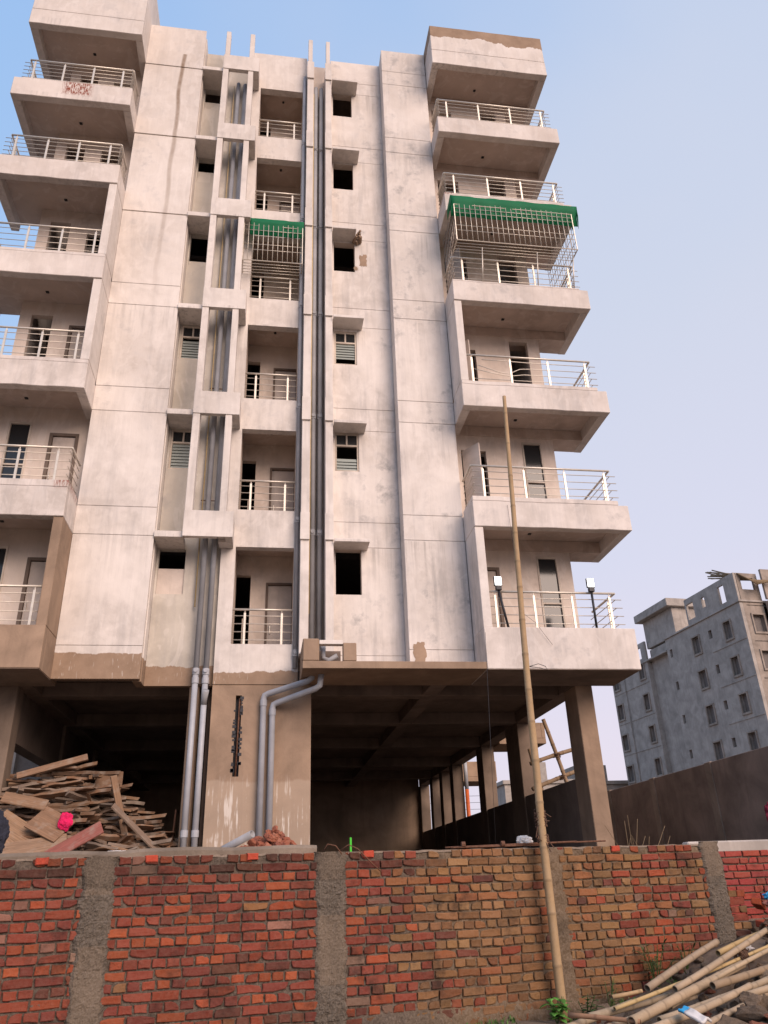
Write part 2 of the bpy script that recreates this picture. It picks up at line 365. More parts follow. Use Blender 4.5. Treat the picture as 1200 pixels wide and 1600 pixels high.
# ================================================================ ground
YARD = .36                      # made-up ground behind the brick wall, measured from the eye
def wallY(x): return 8.4 + .21*x
def ground_h(x, y):
    w = wallY(x)
    t = max(0, min(1, (x-3.2)/2.6)); t = t*t*(3-2*t)
    t2 = max(0, min(1, (x-6.0)/4.0))
    dist = max(0, w-y); fall = max(0, 1-dist/5.5)
    h = -1.29 + .62*t*fall**.7 + .35*t2*fall
    h += .05*noise.noise((x*1.3, y*1.3, 0)) + .025*noise.noise((x*5, y*5, 3))
    if x > 4.5: h += .05*noise.noise((x*3, y*3, 7))
    if dist == 0 and x < 5.45: return -1.29
    if dist == 0 : h = -1.29 + .62*t + .35*t2 + min(.5, (y-w)*.22) + .05*noise.noise((x*3, y*3, 7))
    if x > 5.5 and y > w: h = min(h, -.42+.1*noise.noise((x*2, y*2, 4)))
    return h
g = MB(); xs = [-600, -200, -60, -20, -10] + [-6+.12*i for i in range(0, 142)] + [12.5, 16, 30, 80, 250, 600]
ys = [-300, -80, -20, -6, -2] + [0+.25*i for i in range(0, 20)] + [5+.1*i for i in range(0, 56)] + [12, 16, 22, 40, 80, 200, 700]
for y in ys:
    for x in xs:
        inside = -7 < x < 12 and -3 < y < 10.6
        g.v.append((x, y, ground_h(x, y) if inside else -1.29)); g.t.append((1, 1, 1))
nx = len(xs)
for j in range(len(ys)-1):
    for i in range(nx-1): g.f.append((j*nx+i, j*nx+i+1, (j+1)*nx+i+1, (j+1)*nx+i))
struct(g.build('ground', 'earth', smooth=True))
# raised yard the building stands on: a block of fill right behind the brick wall
yd = MB()
p = [(-14, wallY(-14)+.26), (5.4, wallY(5.4)+.26), (5.5, 11.2), (9.8, 11.25), (9.8, 60), (-14, 60)]
n_ = len(p)
yd.add([(x, y, -1.4) for x, y in p] + [(x, y, .12) for x, y in p], [tuple(range(n_))[::-1], tuple(range(n_, 2*n_))] + [(i, (i+1) % n_, n_+(i+1) % n_, n_+i) for i in range(n_)])
struct(yd.build('yard', 'earth'))
ap = MB(); N = 60                # concrete apron with a broken edge along the top of the wall
for i in range(N+1):
    x = -8 + i*(8.55/N); y = wallY(x)+.10
    zt = .385 + .012*noise.noise((x*2, 0, 0)) + .008*noise.noise((x*9, 0, 0)) + (-.02 if x < -1.3 else 0)
    yo = .03*noise.noise((x*4, 5, 0))
    for q in ((y+yo, .14), (y+yo+.01*noise.noise((x*15, 2, 0)), zt-.03), (y+.03+yo, zt), (15.75, YARD+.03), (15.75, .1)):
        ap.v.append((x, q[0], q[1])); ap.t.append((1, 1, 1))
for i in range(N):
    for j in range(4): ap.f.append((i*5+j, (i+1)*5+j, (i+1)*5+j+1, i*5+j+1))
struct(ap.build('concrete_apron', 'plinth'))
struct(box('parking_floor', 'cement_d', None, -6.3, 7.0, 15.76, 34.6, .13, YARD, 0))

# ================================================================ apartment building
Lz = [3.71, 6.73, 9.76, 12.80, 15.84, 18.71, 21.63]
Rz = [3.72, 6.79, 9.83, 12.93, 15.93, 18.95, 21.90]
Cz = [3.72, 6.74, 9.74, 12.80, 15.80, 18.77, 21.74]
Ls = [4.51, 7.54, 10.52, 13.55, 16.51, 19.41]
Rs = [4.57, 7.52, 10.55, 13.60, 16.62, 19.60]
Cs = [4.55, 7.62, 10.58, 13.65, 16.73, 19.64]
F, MP, CP, RP, BK = 14.5, 15.35, 15.80, 15.95, 15.83
B = thing('apartment_building', 'tall whitewashed apartment building under construction with stacked balconies on open parking storey', 'building', (0, 16, YARD))

# --- stacked wall panels with open joints between them
def panels(par, x0, x1, y0, y1, zs, mat, holes=(), proud=None, lip=.0045):
    for i in range(len(zs)-1):
        hs = [h for h in holes if zs[i] < (h[2]+h[3])/2 < zs[i+1]]
        d = (proud[i] if proud else 0)
        if hs: holewall('wall_panel', mat, par, x0, x1, zs[i]+lip, zs[i+1]-lip, y0-d, y1, hs)
        else: box('wall_panel', mat, par, x0, x1, y0-d, y1, zs[i]+lip, zs[i+1]-lip, .006)
# left wall
lw = box('wall', 'wash_l', B, -4.07, -2.47, MP+.014, MP+.24, 3.74, 23.35)
zl = [3.71]
for k in range(6): zl += [Lz[k]+.66, Lz[k+1]]
zl += [22.28, 23.42]
panels(lw, -4.08, -2.45, MP, MP+.012, zl, 'wash_l', proud=[0, 0, .0, 0, .0, 0, .0, 0, .02, .0, .025, .0, .02, 0])
box('wall', 'wash_l', B, -2.62, -2.45, MP+.245, RP+.15, 3.72, 23.40)
# recess wall beside it: six window openings
rh = []
for k in range(6):
    z1 = Lz[k+1] - .05
    rh.append((-2.40, -1.84 if k < 3 else -1.80, [5.66, 8.66, 11.72, 14.70, 17.75, 20.75][k], z1))
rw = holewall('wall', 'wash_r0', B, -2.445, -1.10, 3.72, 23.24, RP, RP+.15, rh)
def louvre_window(par, x0, x1, z0, z1, y, shut=1.0, missing=()):
    w = MB(); t = .045; tz = z1-.36
    for a in ((x0, x1, z0, z0+t), (x0, x1, z1-t, z1), (x0, x0+t, z0+t, z1-t), (x1-t, x1, z0+t, z1-t), (x0+t, x1-t, tz, tz+t), ((x0+x1)/2-.02, (x0+x1)/2+.02, tz+t, z1-t)):
        w.box(a[0], a[1], y, y+.06, a[2], a[3])
    o = w.build('window', 'frame', par, .003)
    for xa, xb in ((x0+t, (x0+x1)/2-.02), ((x0+x1)/2+.02, x1-t)):
        box('pane', 'glass', o, xa+.002, xb-.002, y+.03, y+.036, tz+t+.002, z1-t-.002, 0)
    nb = 8; h = (tz-z0-t)/nb
    for i in range(nb):
        if i in missing: continue
        zc = z0+t+h*(i+.5); q = MB(); a = h*.56
        q.add([(x0+t+.003, y+.02, zc-a), (x1-t-.003, y+.02, zc-a), (x1-t-.003, y+.05, zc+a), (x0+t+.003, y+.05, zc+a),
               (x0+t+.003, y+.026, zc-a), (x1-t-.003, y+.026, zc-a), (x1-t-.003, y+.056, zc+a), (x0+t+.003, y+.056, zc+a)],
              [(0,1,2,3),(7,6,5,4),(0,4,5,1),(2,6,7,3),(0,3,7,4),(1,5,6,2)]).build('louvre_blade', 'louvre', o)
    return o
for k in (1, 2):
    h = rh[k]; louvre_window(B, h[0], h[1], h[2], h[3], RP+.02, missing=(7,) if k == 2 else ())
for k, zt in ((0, 6.25), (3, 14.9), (4, 18.2), (5, 21.1)):
    h = rh[k]; box('blocking_board', 'wash_r0' if k else 'ply', rw, h[0], h[1], RP+.05, RP+.09, h[2]+.002, zt, .004)
for k in range(1, 7):            # sun shade slab over every recess window
    box('sun_shade', 'wash', B, -2.448, -1.863, 15.29, RP-.002, Lz[k]-.04, Lz[k]+.10)

# pipe frame: two posts, cross panels, stubs above the roof
for x0, x1 in ((-1.86, -1.70), (-1.14, -.99)):
    box('frame_post', 'wash', B, x0, x1, 15.19, 15.45, 6.74, 22.14)
for x0, x1 in ((-1.84, -1.71), (-1.135, -1.0)):
    box('roof_stub', 'wash', B, x0, x1, 15.22, 15.40, 22.142, 23.32)
for k in range(1, 7):
    z0 = Lz[k]-.06; z1 = z0+.60
    q = MB().box(-1.862, -.83, 15.17, 15.188, z0, z1)
    q.box(-1.695, -1.145, 15.19, 15.29, z0+.002, z1-.002)
    q.box(-1.135, -.832, 15.455, CP-.002, z0+.002, z1-.002).box(-.985, -.832, 15.19, 15.453, z0+.002, z1-.002)
    q.build('frame_panel', 'wash', B, .005)

# centre: loggias
ch = [(-.78, .48, Cs[k], Cz[k+1]-.02) for k in range(6)]
holewall('wall', 'wash_c', B, -1.09, .60, 3.72, 23.32, CP, CP+.20, ch)
for k in range(6):
    z0, z1 = Cz[k]+.45, Cz[k+1]+.26
    holes = [(-.80, -.46, z0+.05, 6.52+(Cz[k]-Cz[0]))]
    if k < 3 or k == 4: holes.append((-.11, .49, z0+.02, 6.34+(Cz[k]-Cz[0])))
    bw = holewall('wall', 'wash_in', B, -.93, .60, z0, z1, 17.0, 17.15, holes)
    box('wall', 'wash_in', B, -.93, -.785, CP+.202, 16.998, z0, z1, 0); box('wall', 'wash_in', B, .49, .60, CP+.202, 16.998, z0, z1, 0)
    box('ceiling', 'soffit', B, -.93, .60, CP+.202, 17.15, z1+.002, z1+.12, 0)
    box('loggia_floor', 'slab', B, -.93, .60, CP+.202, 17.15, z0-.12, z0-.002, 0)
    if len(holes) > 1:
        hx0, hx1, hz0, hz1 = holes[1]
        d = box('door', 'ply', B, hx0+.05, hx1-.01, 17.04, 17.08, hz0, hz1-.05, .004)
        fr = MB().box(hx0, hx0+.048, 16.97, 17.10, hz0, hz1).box(hx0+.048, hx1, 16.97, 17.10, hz1-.048, hz1); fr.build('door_frame', 'cement_d', B, .003)
        MB().box(hx0+.10, hx0+.125, 17.0, 17.038, hz0+.95, hz0+1.13).build('door_handle', 'steel', d, .004)
    if k < 2: box('door', 'ply', B, -.62, -.60, 17.12, 17.5, z0+.05, z0+1.35, 0)
    MB().tube([(-.1, 16.4, z1+.0), (-.1, 16.4, z1-.03)], .035, 10).build('ceiling_hook_box', 'black', B)

# pipe slot between two pilasters
box('wall', 'wash_in', B, .60, 1.33, 16.02, 16.14, 3.9, 23.30)
for x0, x1 in ((.602, .79), (1.14, 1.318)):
    pl = box('pilaster', 'wash', B, x0, x1, 15.44, 16.018, 4.25, 22.6)
    for k in range(1, 7):
        MB().box(x0-.012, x1+.004, 15.395, 15.437, Rz[k]-.02, Rz[k]+(.62 if k < 6 else .72)).build('pilaster_band', 'wash', pl, .004)
    box('roof_stub', 'wash', B, x0+.02, x1-.04, 15.46, 15.62, 22.602, 23.75)

# wall with hooded windows
ah = [(1.39, 1.96, 5.66+3.035*k, 6.72+3.02*k) for k in range(6)]
za = [3.90]
for k in range(6): za += [Rz[k]+.60, Rz[k+1]-.02]
za += [22.4, 23.36]
aw = holewall('wall', 'wash_in', B, 1.322, 2.84, 3.9, 23.3, CP+.014, CP+.2, ah)
panels(aw, 1.32, 2.858, CP, CP+.012, za, 'wash_b', holes=ah)
for k in range(6):
    hb = Rz[k+1]-.10 + (0 if k else .02)
    hd = MB().box(1.335, 2.10, MP-.02, CP-.002, hb, hb+.075)
    if k == 3: hd = MB().box(1.335, 1.96, MP-.02, CP-.002, hb, hb+.075)
    hd.build('window_hood', 'wash', B, .006)
for k in (1, 2):
    h = ah[k]; louvre_window(B, h[0], h[1], h[2], h[3], CP+.03, missing=(4, 5, 6, 7) if k == 1 else (0, 1))
# broken edge of the fourth-floor hood with bare patches under it
bk = MB()
for i in range(14):
    x = 1.96+rng.random()*.16; z = Rz[4]-.22+rng.random()*.3; s_ = .02+.03*rng.random()
    bk.tube([(x, CP-.10-rng.random()*.25, z), (x+rng.uniform(-.08, .08), CP-.02, z+rng.uniform(-.1, .1))], s_, 5)
bk.build('broken_edge', 'cement', B)
def ragged(x0, x1, z0, z1, y, seed, n_=7):
    r_ = random.Random(seed); q = []
    for i in range(n_): q.append((x0+(x1-x0)*i/n_+r_.uniform(-.02, .02), z0+r_.uniform(-.03, .03)))
    for i in range(n_): q.append((x1+r_.uniform(-.03, .03), z0+(z1-z0)*i/n_+r_.uniform(-.02, .02)))
    for i in range(n_): q.append((x1-(x1-x0)*i/n_+r_.uniform(-.02, .02), z1+r_.uniform(-.04, .04)))
    for i in range(n_): q.append((x0+r_.uniform(-.03, .03), z1-(z1-z0)*i/n_+r_.uniform(-.02, .02)))
    m_ = len(q); mb = MB(); mb.add([(x, y, z) for x, z in q]+[(x, y+.003, z) for x, z in q], [tuple(range(m_)), tuple(range(m_, 2*m_))[::-1]]+[(i, (i+1) % m_, m_+(i+1) % m_, m_+i) for i in range(m_)])
    return mb.build('bare_patch', 'cement', B)
ragged(2.08, 2.27, 15.0, 15.38, CP-.005, 3); ragged(1.94, 2.03, 14.82, 14.95, CP-.005, 4)
ragged(2.96, 3.20, 4.0, 4.46, MP-.005, 5)

# right wall
bw_ = box('wall', 'wash_b', B, 2.88, 4.20, MP+.014, CP+.1, 3.865, 23.4)
zb = [3.865]
for k in range(6): zb += [Rz[k]+.61, Rz[k+1]]
zb += [22.5, 23.48]
panels(bw_, 2.86, 4.225, MP, MP+.012, zb, 'wash_b')
box('wall', 'wash_b', B, 2.862, 2.878, MP+.013, CP+.2, 3.865, 23.44)

# first-floor edge beam in front of the right walls, bare cement, with the pipe box
box('edge_beam', 'cement', B, .64, 4.232, F, 15.9, 3.72, 3.86, .006); box('edge_beam', 'cement', B, .641, .90, 14.785, CP-.004, 3.862, 4.3, .006)
box('edge_beam', 'cement', B, .64, .955, F+.002, 14.783, 3.862, 4.30, .02); box('edge_beam', 'cement', B, 1.41, 1.67, F+.002, 14.66, 3.862, 4.22, .015)
box('lintel', 'wash', B, .957, 1.408, F+.004, 14.66, 4.19, 4.27, .006)
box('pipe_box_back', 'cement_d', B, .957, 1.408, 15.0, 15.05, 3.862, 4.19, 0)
MB().tube([(1.05, 14.8, 4.3), (1.05, 14.78, 3.98), (1.16, 14.74, 3.93), (1.32, 14.7, 4.02)], .05, 10).build('pipe_bend', 'pvc', B, smooth=True)

# --- balconies
def tubeobj(name, mat, par, pts, r, n=8): return MB().tube(pts, r, n).build(name, mat, par, smooth=True)
def railing(par, path, z0, h=.80, posts=(), bars=4, r=.009, bent=False, label=None):
    zt = z0+h
    top = MB()
    for a, b_ in zip(path[:-1], path[1:]): top.tube([(a[0], a[1], zt), (b_[0], b_[1], zt)], .024, 10)
    o = top.build('railing', 'steel', par, smooth=True)
    if label: o['label'] = label
    for i in range(bars):
        z = z0 + (h-.05)*(i+.6)/(bars+.1)
        for s_, (a, b_) in enumerate(zip(path[:-1], path[1:])):
            dx, dy = b_[0]-a[0], b_[1]-a[1]; L = math.hypot(dx, dy); ex = .13/L if L > .5 else 0
            p0 = (a[0], a[1], z); p1 = (b_[0]+dx*ex*(s_ == 0 or 1), b_[1]+dy*ex, z)
            pts = [p0, p1]
            if bent and s_ == 0 and i in (1, 2, 3):
                f = lambda t, dz: (a[0]+dx*t, a[1]+dy*t, z+dz)
                pts = {1: [f(.05, .10), f(.2, -.0), f(.33, -.06), f(.45, .0), p1], 2: [f(.08, .04), f(.25, -.14), f(.33, -.17), f(.42, -.02), f(.5, 0), p1], 3: [f(.12, .02), f(.3, .02), f(.5, 0), p1]}[i]
            tubeobj('rail_bar', 'steel', o, pts, r, 6)
    for (x, y) in posts:
        MB().box(x-.024, x+.024, y-.012, y+.012, z0-.005, zt-.07).tube([(x, y, zt-.07), (x, y, zt-.02)], .01, 6).build('post', 'steel', o, .003)
    return o
def balcony(side, k):
    if side == 'L': xi, xo, Z, sill, X = -4.08, -7.07, Lz, Ls[k], lambda v: -v
    else: xi, xo, Z, sill, X = 4.235, (7.78 if k else 7.42), Rz, Rs[k], lambda v: v
    sg = -1 if side == 'L' else 1
    z = Z[k]; bt = .60 if side == 'R' else .64
    lo, hi = min(xi, xo), max(xi, xo)
    mat = 'wash_bal'
    if k == 0: mat = 'cement' if side == 'L' else 'wash_bal'; bt = sill-z
    yo = 15.9 if k == 0 else (16.4 if k < 5 else 17.6)
    q = MB().box(lo, hi, F, F+.20, z, z+bt)                                             # front beam
    q.box(min(xi, xi+sg*.2), max(xi, xi+sg*.2), F+.202, BK, z, z+bt)                     # side beams
    q.box(min(xo, xo-sg*.2), max(xo, xo-sg*.2), F+.202, yo, z+.002, z+bt)
    o = q.build('balcony', mat, B, .010, wavy=.011)
    if k == 0: box('soffit', 'slab' if side == 'R' else 'cement_shade', o, lo+.012, hi-.012, F+.012, yo-.01, z-.012, z-.002, 0)
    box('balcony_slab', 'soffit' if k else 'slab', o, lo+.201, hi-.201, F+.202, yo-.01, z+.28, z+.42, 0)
    if k:
        u0, u1 = (xi+sg*.01, xo-sg*.2); box('kerb', mat, o, min(u0, u1), max(u0, u1), F+.025, F+.15, z+bt+.016, sill, .012, wavy=.010)
        box('kerb', mat, o, min(xi+sg*.012, xi+sg*.13), max(xi+sg*.012, xi+sg*.13), F+.152, MP-.003, z+bt+.001, sill, .006)
    # back wall with a tall window and a door
    wx0, wx1 = (-6.19, -4.10) if side == 'L' else (4.24, 6.82)
    fl = z+.55
    win = (-5.92, -5.43) if side == 'L' else (6.0, 6.5)
    door = (-4.99, -4.42) if side == 'L' else (4.45, 5.07)
    wt = Z[k+1]-.12; dt = fl+2.08
    wall = holewall('wall', 'wash_in', B, wx0, wx1, z+.43, Z[k+1]+.30, BK, BK+.15, [(win[0], win[1], fl+.25, wt), (door[0], door[1], fl-.1, dt)])
    box('ceiling_hook_box', 'black', o, lo+1.5, lo+1.58, F+.9, F+.98, Z[k+1]+.255, Z[k+1]+.279, .01)
    if k <= 1:
        w = MB(); a, b_ = win
        for c in ((a, b_, wt-.05, wt), (a, a+.04, fl+.25, wt-.05), (b_-.04, b_, fl+.25, wt-.05), (a+.04, b_-.04, fl+1.25, fl+1.29)): w.box(c[0], c[1], BK-.02, BK+.06, c[2], c[3])
        wo_ = w.build('window', 'frame', B, .003)
        box('pane', 'glass', wo_, a+.042, b_-.042, BK+.03, BK+.036, fl+1.292, wt-.052, 0); box('pane', 'glass', wo_, a+.042, b_-.042, BK+.03, BK+.036, fl+.27, fl+1.248, 0)
    a, b_ = door
    if side == 'L' and k <= 2 or side == 'R' and k == 0:
        MB().box(a-.03, a+.04, BK-.02, BK+.1, fl-.1, dt+.03).box(b_-.04, b_+.03, BK-.02, BK+.1, fl-.1, dt+.03).box(a+.04, b_-.04, BK-.02, BK+.1, dt-.04, dt+.03).build('door_frame', 'cement_d', B, .003)
        d = box('door', 'ply', B, a+.045, b_-.045, BK+.03, BK+.07, fl, dt-.05, .004)
        MB().box(a+.08, a+.10, BK-.0, BK+.028, fl+.95, fl+1.12).build('door_handle', 'steel', d, .003)
    if side == 'R' and k in (1, 2, 3):     # leaf standing open into the balcony
        h = math.radians(58); L = .60; c, s_ = math.cos(h), math.sin(h); q = MB()
        bx, by = a+.02, BK-.02
        pts = [(bx, by), (bx+L*c*.9, by-L*s_*.9), (bx+L*c*.9+.03, by-L*s_*.9+.02), (bx+.03, by+.02)]
        q.add([(x, y, fl) for x, y in pts]+[(x, y, dt-.05) for x, y in pts], [(0,1,2,3),(7,6,5,4),(0,4,5,1),(1,5,6,2),(2,6,7,3),(3,7,4,0)])
        q.build('door', 'ply', B)
    # fin wall on the inner side on some floors
    fin = k in ((0, 2, 3) if side == 'L' else (0, 2))
    if fin:
        box('fin_wall', 'cement' if (side == 'L' and k == 0) else 'wash', o, min(xi+sg*.004, xi+sg*.19), max(xi+sg*.004, xi+sg*.19), F+.03, BK-.002, sill+.002, Z[k+1]-.002, .008)
    if k in (0, 2) or (k == 3 and side == 'L'): path = [(xi+sg*.20, F+.09)]
    else: path = [(xi+sg*.06, MP-.01), (xi+sg*.06, F+.09)]
    xr = xo-sg*.27; path += [(xr, F+.09), (xr, 16.1 if k else 15.8)]
    px = [xi+sg*(.32 + i*(abs(xr-xi)-.45)/3) for i in range(4)]
    posts = [(x, F+.09) for x in px] + [(xr, F+.45)]
    railing(B, path, sill, .78, posts, bars=5 if k >= 4 else 4, bent=(side == 'R' and k == 2))
for k in range(6):
    balcony('L', k); balcony('R', k)
# roof-level boxes over the balcony stacks
for lo, hi, z, top, mat in ((-7.07, -4.06, Lz[6], 24.9, 'wash'), (4.24, 7.78, Rz[6], 23.64, 'wash_roof')):
    q = MB().box(lo, hi, F, F+.2, z, z+.60).box(lo, lo+.2, F+.202, 17.6, z, z+.60).box(hi-.2, hi, F+.202, 17.6, z, z+.60)
    o = q.build('roof_parapet', mat, B, .010, wavy=.011)
    MB().box(lo+.004, hi-.004, F+.004, F+.16, z+.614, top).box(lo+.004, lo+.16, F+.162, 16.4, z+.614, top).box(hi-.16, hi-.004, F+.162, 16.4, z+.614, top).build('parapet_panel', mat, o, .012, wavy=.011)
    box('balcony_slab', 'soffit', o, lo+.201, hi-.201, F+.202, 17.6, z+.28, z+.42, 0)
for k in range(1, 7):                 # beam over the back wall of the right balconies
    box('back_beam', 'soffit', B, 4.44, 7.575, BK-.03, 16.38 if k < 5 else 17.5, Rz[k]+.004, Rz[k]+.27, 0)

# centre railings
for k in range(6):
    railing(B, [(-.78, CP+.06), (.48, CP+.06)], Cs[k], .76, [(-.52, CP+.06), (.25, CP+.06)])

# security cages
def cage(par, x0, x1, yf, yb, z0, z1, zc, nv, side=True):
    """projecting steel cage: front panel of upright bars, open floor of rods running back to the railing"""
    o = MB().tube([(x0, yf, z0), (x1, yf, z0)], .014, 6).tube([(x0, yf, z1), (x1, yf, z1)], .014, 6).tube([(x0, yf, z0), (x0, yf, z1)], .016, 6).tube([(x1, yf, z0), (x1, yf, z1)], .014, 6)
    for x in (x0, x1): o.tube([(x, yf, z0), (x, yb, z0)], .013, 6).tube([(x, yf, z1), (x, yb, z1)], .013, 6)
    o = o.build('security_grille', 'steel', par)
    for i in range(1, nv): tubeobj('grille_bar', 'steel', o, [(x0+(x1-x0)*i/nv, yf-.01, z0), (x0+(x1-x0)*i/nv, yf-.01, z1+.06)], .0085, 6)
    for t in (.28, .42, .78, .9): tubeobj('grille_bar', 'steel', o, [(x0, yf+.008, z0+(z1-z0)*t), (x1, yf+.008, z0+(z1-z0)*t)], .008, 6)
    for i in range(1, 5): tubeobj('grille_bar', 'steel', o, [(x0, yf+(yb-yf)*i/5, z0-.01), (x1, yf+(yb-yf)*i/5, z0-.01)], .008, 6)
    if side:
        for x, yend in ((x0, MP-.02), (x1, 16.0)):
            nn = max(3, int((yend-yf)/.14))
            for i in range(1, nn+1):
                y = yf+(yend-yf)*i/nn; tubeobj('grille_bar', 'steel_d', o, [(x, y, zc if y > yb else z0), (x, y, z1)], .008, 6)
            for t in (0, .25, .5, .75, 1): tubeobj('grille_bar', 'steel_d', o, [(x+.012, yf, z0+(z1-z0)*t), (x+.012, yend, z0+(z1-z0)*t)], .008, 6)
            for t in (.25, .5, .75): tubeobj('grille_bar', 'steel_d', o, [(x+.012, yb, zc+(z0-zc)*t), (x+.012, yend, zc+(z0-zc)*t)], .008, 6)
        for x in (x0+.7, x0+2.15, x1-.05): tubeobj('grille_post', 'steel', o, [(x, yb-.02, zc-.12), (x, yf+.2, z0)], .016, 6)
    return o
cage(B, 4.34, 7.50, 14.10, F+.09, 14.50, 15.72, Rs[3], 23)
cage(B, -.99, .53, 15.32, CP+.05, 14.46, 15.80, Cs[3], 12, side=False)
for x in (-.99, .53):
    for y in (15.48, 15.64): tubeobj('grille_bar', 'steel_d', B, [(x, y, 14.46), (x, y, 15.80)], .008, 6)
    for t in (.25, .5, .75): tubeobj('grille_bar', 'steel_d', B, [(x, 15.32, 14.46+1.34*t), (x, CP, 14.46+1.34*t)], .008, 6)

# --- pipes on the facade
def pipe(mat, pts, r, par=None, cz=(), name='drain_pipe'):
    o = tubeobj(name, mat, par or B, pts, r, 14)
    for z in cz:
        x, y = pts[0][0], pts[0][1]
        c = MB().tube([(x, y, z-.07), (x, y, z+.07)], r+.010, 14).tube([(x, y-r+.005, z), (x, y-r-.028, z)], r*.72, 10)
        c.build('pipe_joint', mat, o)
    return o
jz = [z+.30 for z in Rz[1:6]]
pipe('pvc', [(.875, 15.78, 4.0), (.875, 15.78, 21.95)], .056, cz=jz); pipe('pvc', [(1.035, 15.80, 4.0), (1.035, 15.80, 21.95)], .056, cz=jz)
pipe('pvc_y', [(.81, 15.74, 5.2), (.81, 15.74, 21.6)], .016)
pipe('pvc', [(.535, 15.72, 4.02), (.535, 15.72, 22.3)], .045, cz=[z+.62 for z in Cz[:6]])
pipe('pvc', [(-1.43, 15.74, 3.95), (-1.43, 15.74, 21.7)], .058); pipe('pvc', [(-1.235, 15.76, 3.95), (-1.235, 15.76, 21.7)], .058)
pipe('pvc_y', [(-1.56, 15.84, 5.35), (-1.56, 15.84, 21.7)], .014)
for k in range(1, 6): tubeobj('pipe_bracket', 'rust', B, [(-1.6, 15.86, Cz[k]+1.1), (-1.15, 15.86, Cz[k]+1.1)], .012, 6)
# lower ends in clean pipe
pipe('pvc_new', [(-1.43, 15.74, YARD), (-1.43, 15.74, 3.94)], .058, cz=()); pipe('pvc_new', [(-1.235, 15.76, YARD), (-1.235, 15.76, 3.94)], .058)
for x, y in ((-1.43, 15.74), (-1.235, 15.76)):
    for z in (3.96, 3.78, .95): MB().tube([(x, y, z-.06), (x, y, z+.06)], .070, 14).build('pipe_joint', 'pvc_new', B, smooth=False)
    MB().tube([(x, y-.05, 3.97), (x, y-.092, 3.97)], .042, 12).build('pipe_joint', 'pvc_new', B)
MB().tube([(-1.235, 15.76, 3.30), (-1.225, 15.70, 3.44), (-1.20, 15.60, 3.55)], [.058, .062, .066], 12).build('pipe_bend', 'pvc', B, smooth=True)
for x, zt, xe, ye in ((-.07, 3.50, .85, 15.15), (.11, 3.32, 1.0, 15.0)):
    y = 15.70
    pts = [(x, y, YARD), (x, y, zt-.10), (x+.02, y-.01, zt-.03), (x+.09, y-.03, zt), (xe-.08, ye+.05, zt+.14), (xe, ye, zt+.19), (xe+.03, ye, zt+.45)]
    tubeobj('drain_pipe', 'pvc_new', B, pts, .060, 14)
    MB().tube([(x, y, zt-.24), (x, y, zt-.12)], .070, 14).build('pipe_joint', 'pvc_new', B)

# --- parking storey
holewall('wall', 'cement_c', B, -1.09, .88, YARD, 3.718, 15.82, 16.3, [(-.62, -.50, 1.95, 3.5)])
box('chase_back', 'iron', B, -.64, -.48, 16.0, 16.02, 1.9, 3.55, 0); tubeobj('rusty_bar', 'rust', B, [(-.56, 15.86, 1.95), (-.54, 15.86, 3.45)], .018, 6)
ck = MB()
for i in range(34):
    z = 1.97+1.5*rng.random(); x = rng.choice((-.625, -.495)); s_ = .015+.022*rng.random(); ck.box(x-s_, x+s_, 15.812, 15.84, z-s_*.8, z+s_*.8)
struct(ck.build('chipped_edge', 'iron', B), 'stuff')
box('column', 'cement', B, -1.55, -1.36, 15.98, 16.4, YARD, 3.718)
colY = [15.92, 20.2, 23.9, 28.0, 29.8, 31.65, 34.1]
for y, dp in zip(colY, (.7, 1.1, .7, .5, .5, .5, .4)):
    box('column', 'cement_shade' if y > 16 else 'cement', B, 6.55, 6.93, y, y+dp, YARD, 3.73, .012)
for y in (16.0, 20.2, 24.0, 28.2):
    box('column', 'cement_shade', B, -5.25, -4.82, y, y+.42, YARD, 3.97, .012)
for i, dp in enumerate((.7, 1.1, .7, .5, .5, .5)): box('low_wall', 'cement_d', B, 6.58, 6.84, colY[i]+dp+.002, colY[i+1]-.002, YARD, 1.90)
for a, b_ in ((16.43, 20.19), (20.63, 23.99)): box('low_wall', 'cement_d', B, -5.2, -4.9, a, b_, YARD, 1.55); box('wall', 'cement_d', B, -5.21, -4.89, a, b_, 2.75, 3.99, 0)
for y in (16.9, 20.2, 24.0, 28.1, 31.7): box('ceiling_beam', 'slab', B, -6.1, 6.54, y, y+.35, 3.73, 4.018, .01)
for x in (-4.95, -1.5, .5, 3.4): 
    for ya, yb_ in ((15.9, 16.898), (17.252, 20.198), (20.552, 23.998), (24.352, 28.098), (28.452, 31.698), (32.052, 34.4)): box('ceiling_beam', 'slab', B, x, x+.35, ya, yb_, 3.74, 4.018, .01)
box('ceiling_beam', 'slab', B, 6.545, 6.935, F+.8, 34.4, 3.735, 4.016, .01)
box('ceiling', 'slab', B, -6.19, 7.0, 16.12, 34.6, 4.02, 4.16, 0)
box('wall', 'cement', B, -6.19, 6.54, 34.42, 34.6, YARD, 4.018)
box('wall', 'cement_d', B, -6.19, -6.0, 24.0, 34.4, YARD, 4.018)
box('wall', 'cement_d', B, -1.2, -.9, 16.31, 26, YARD, 3.72)
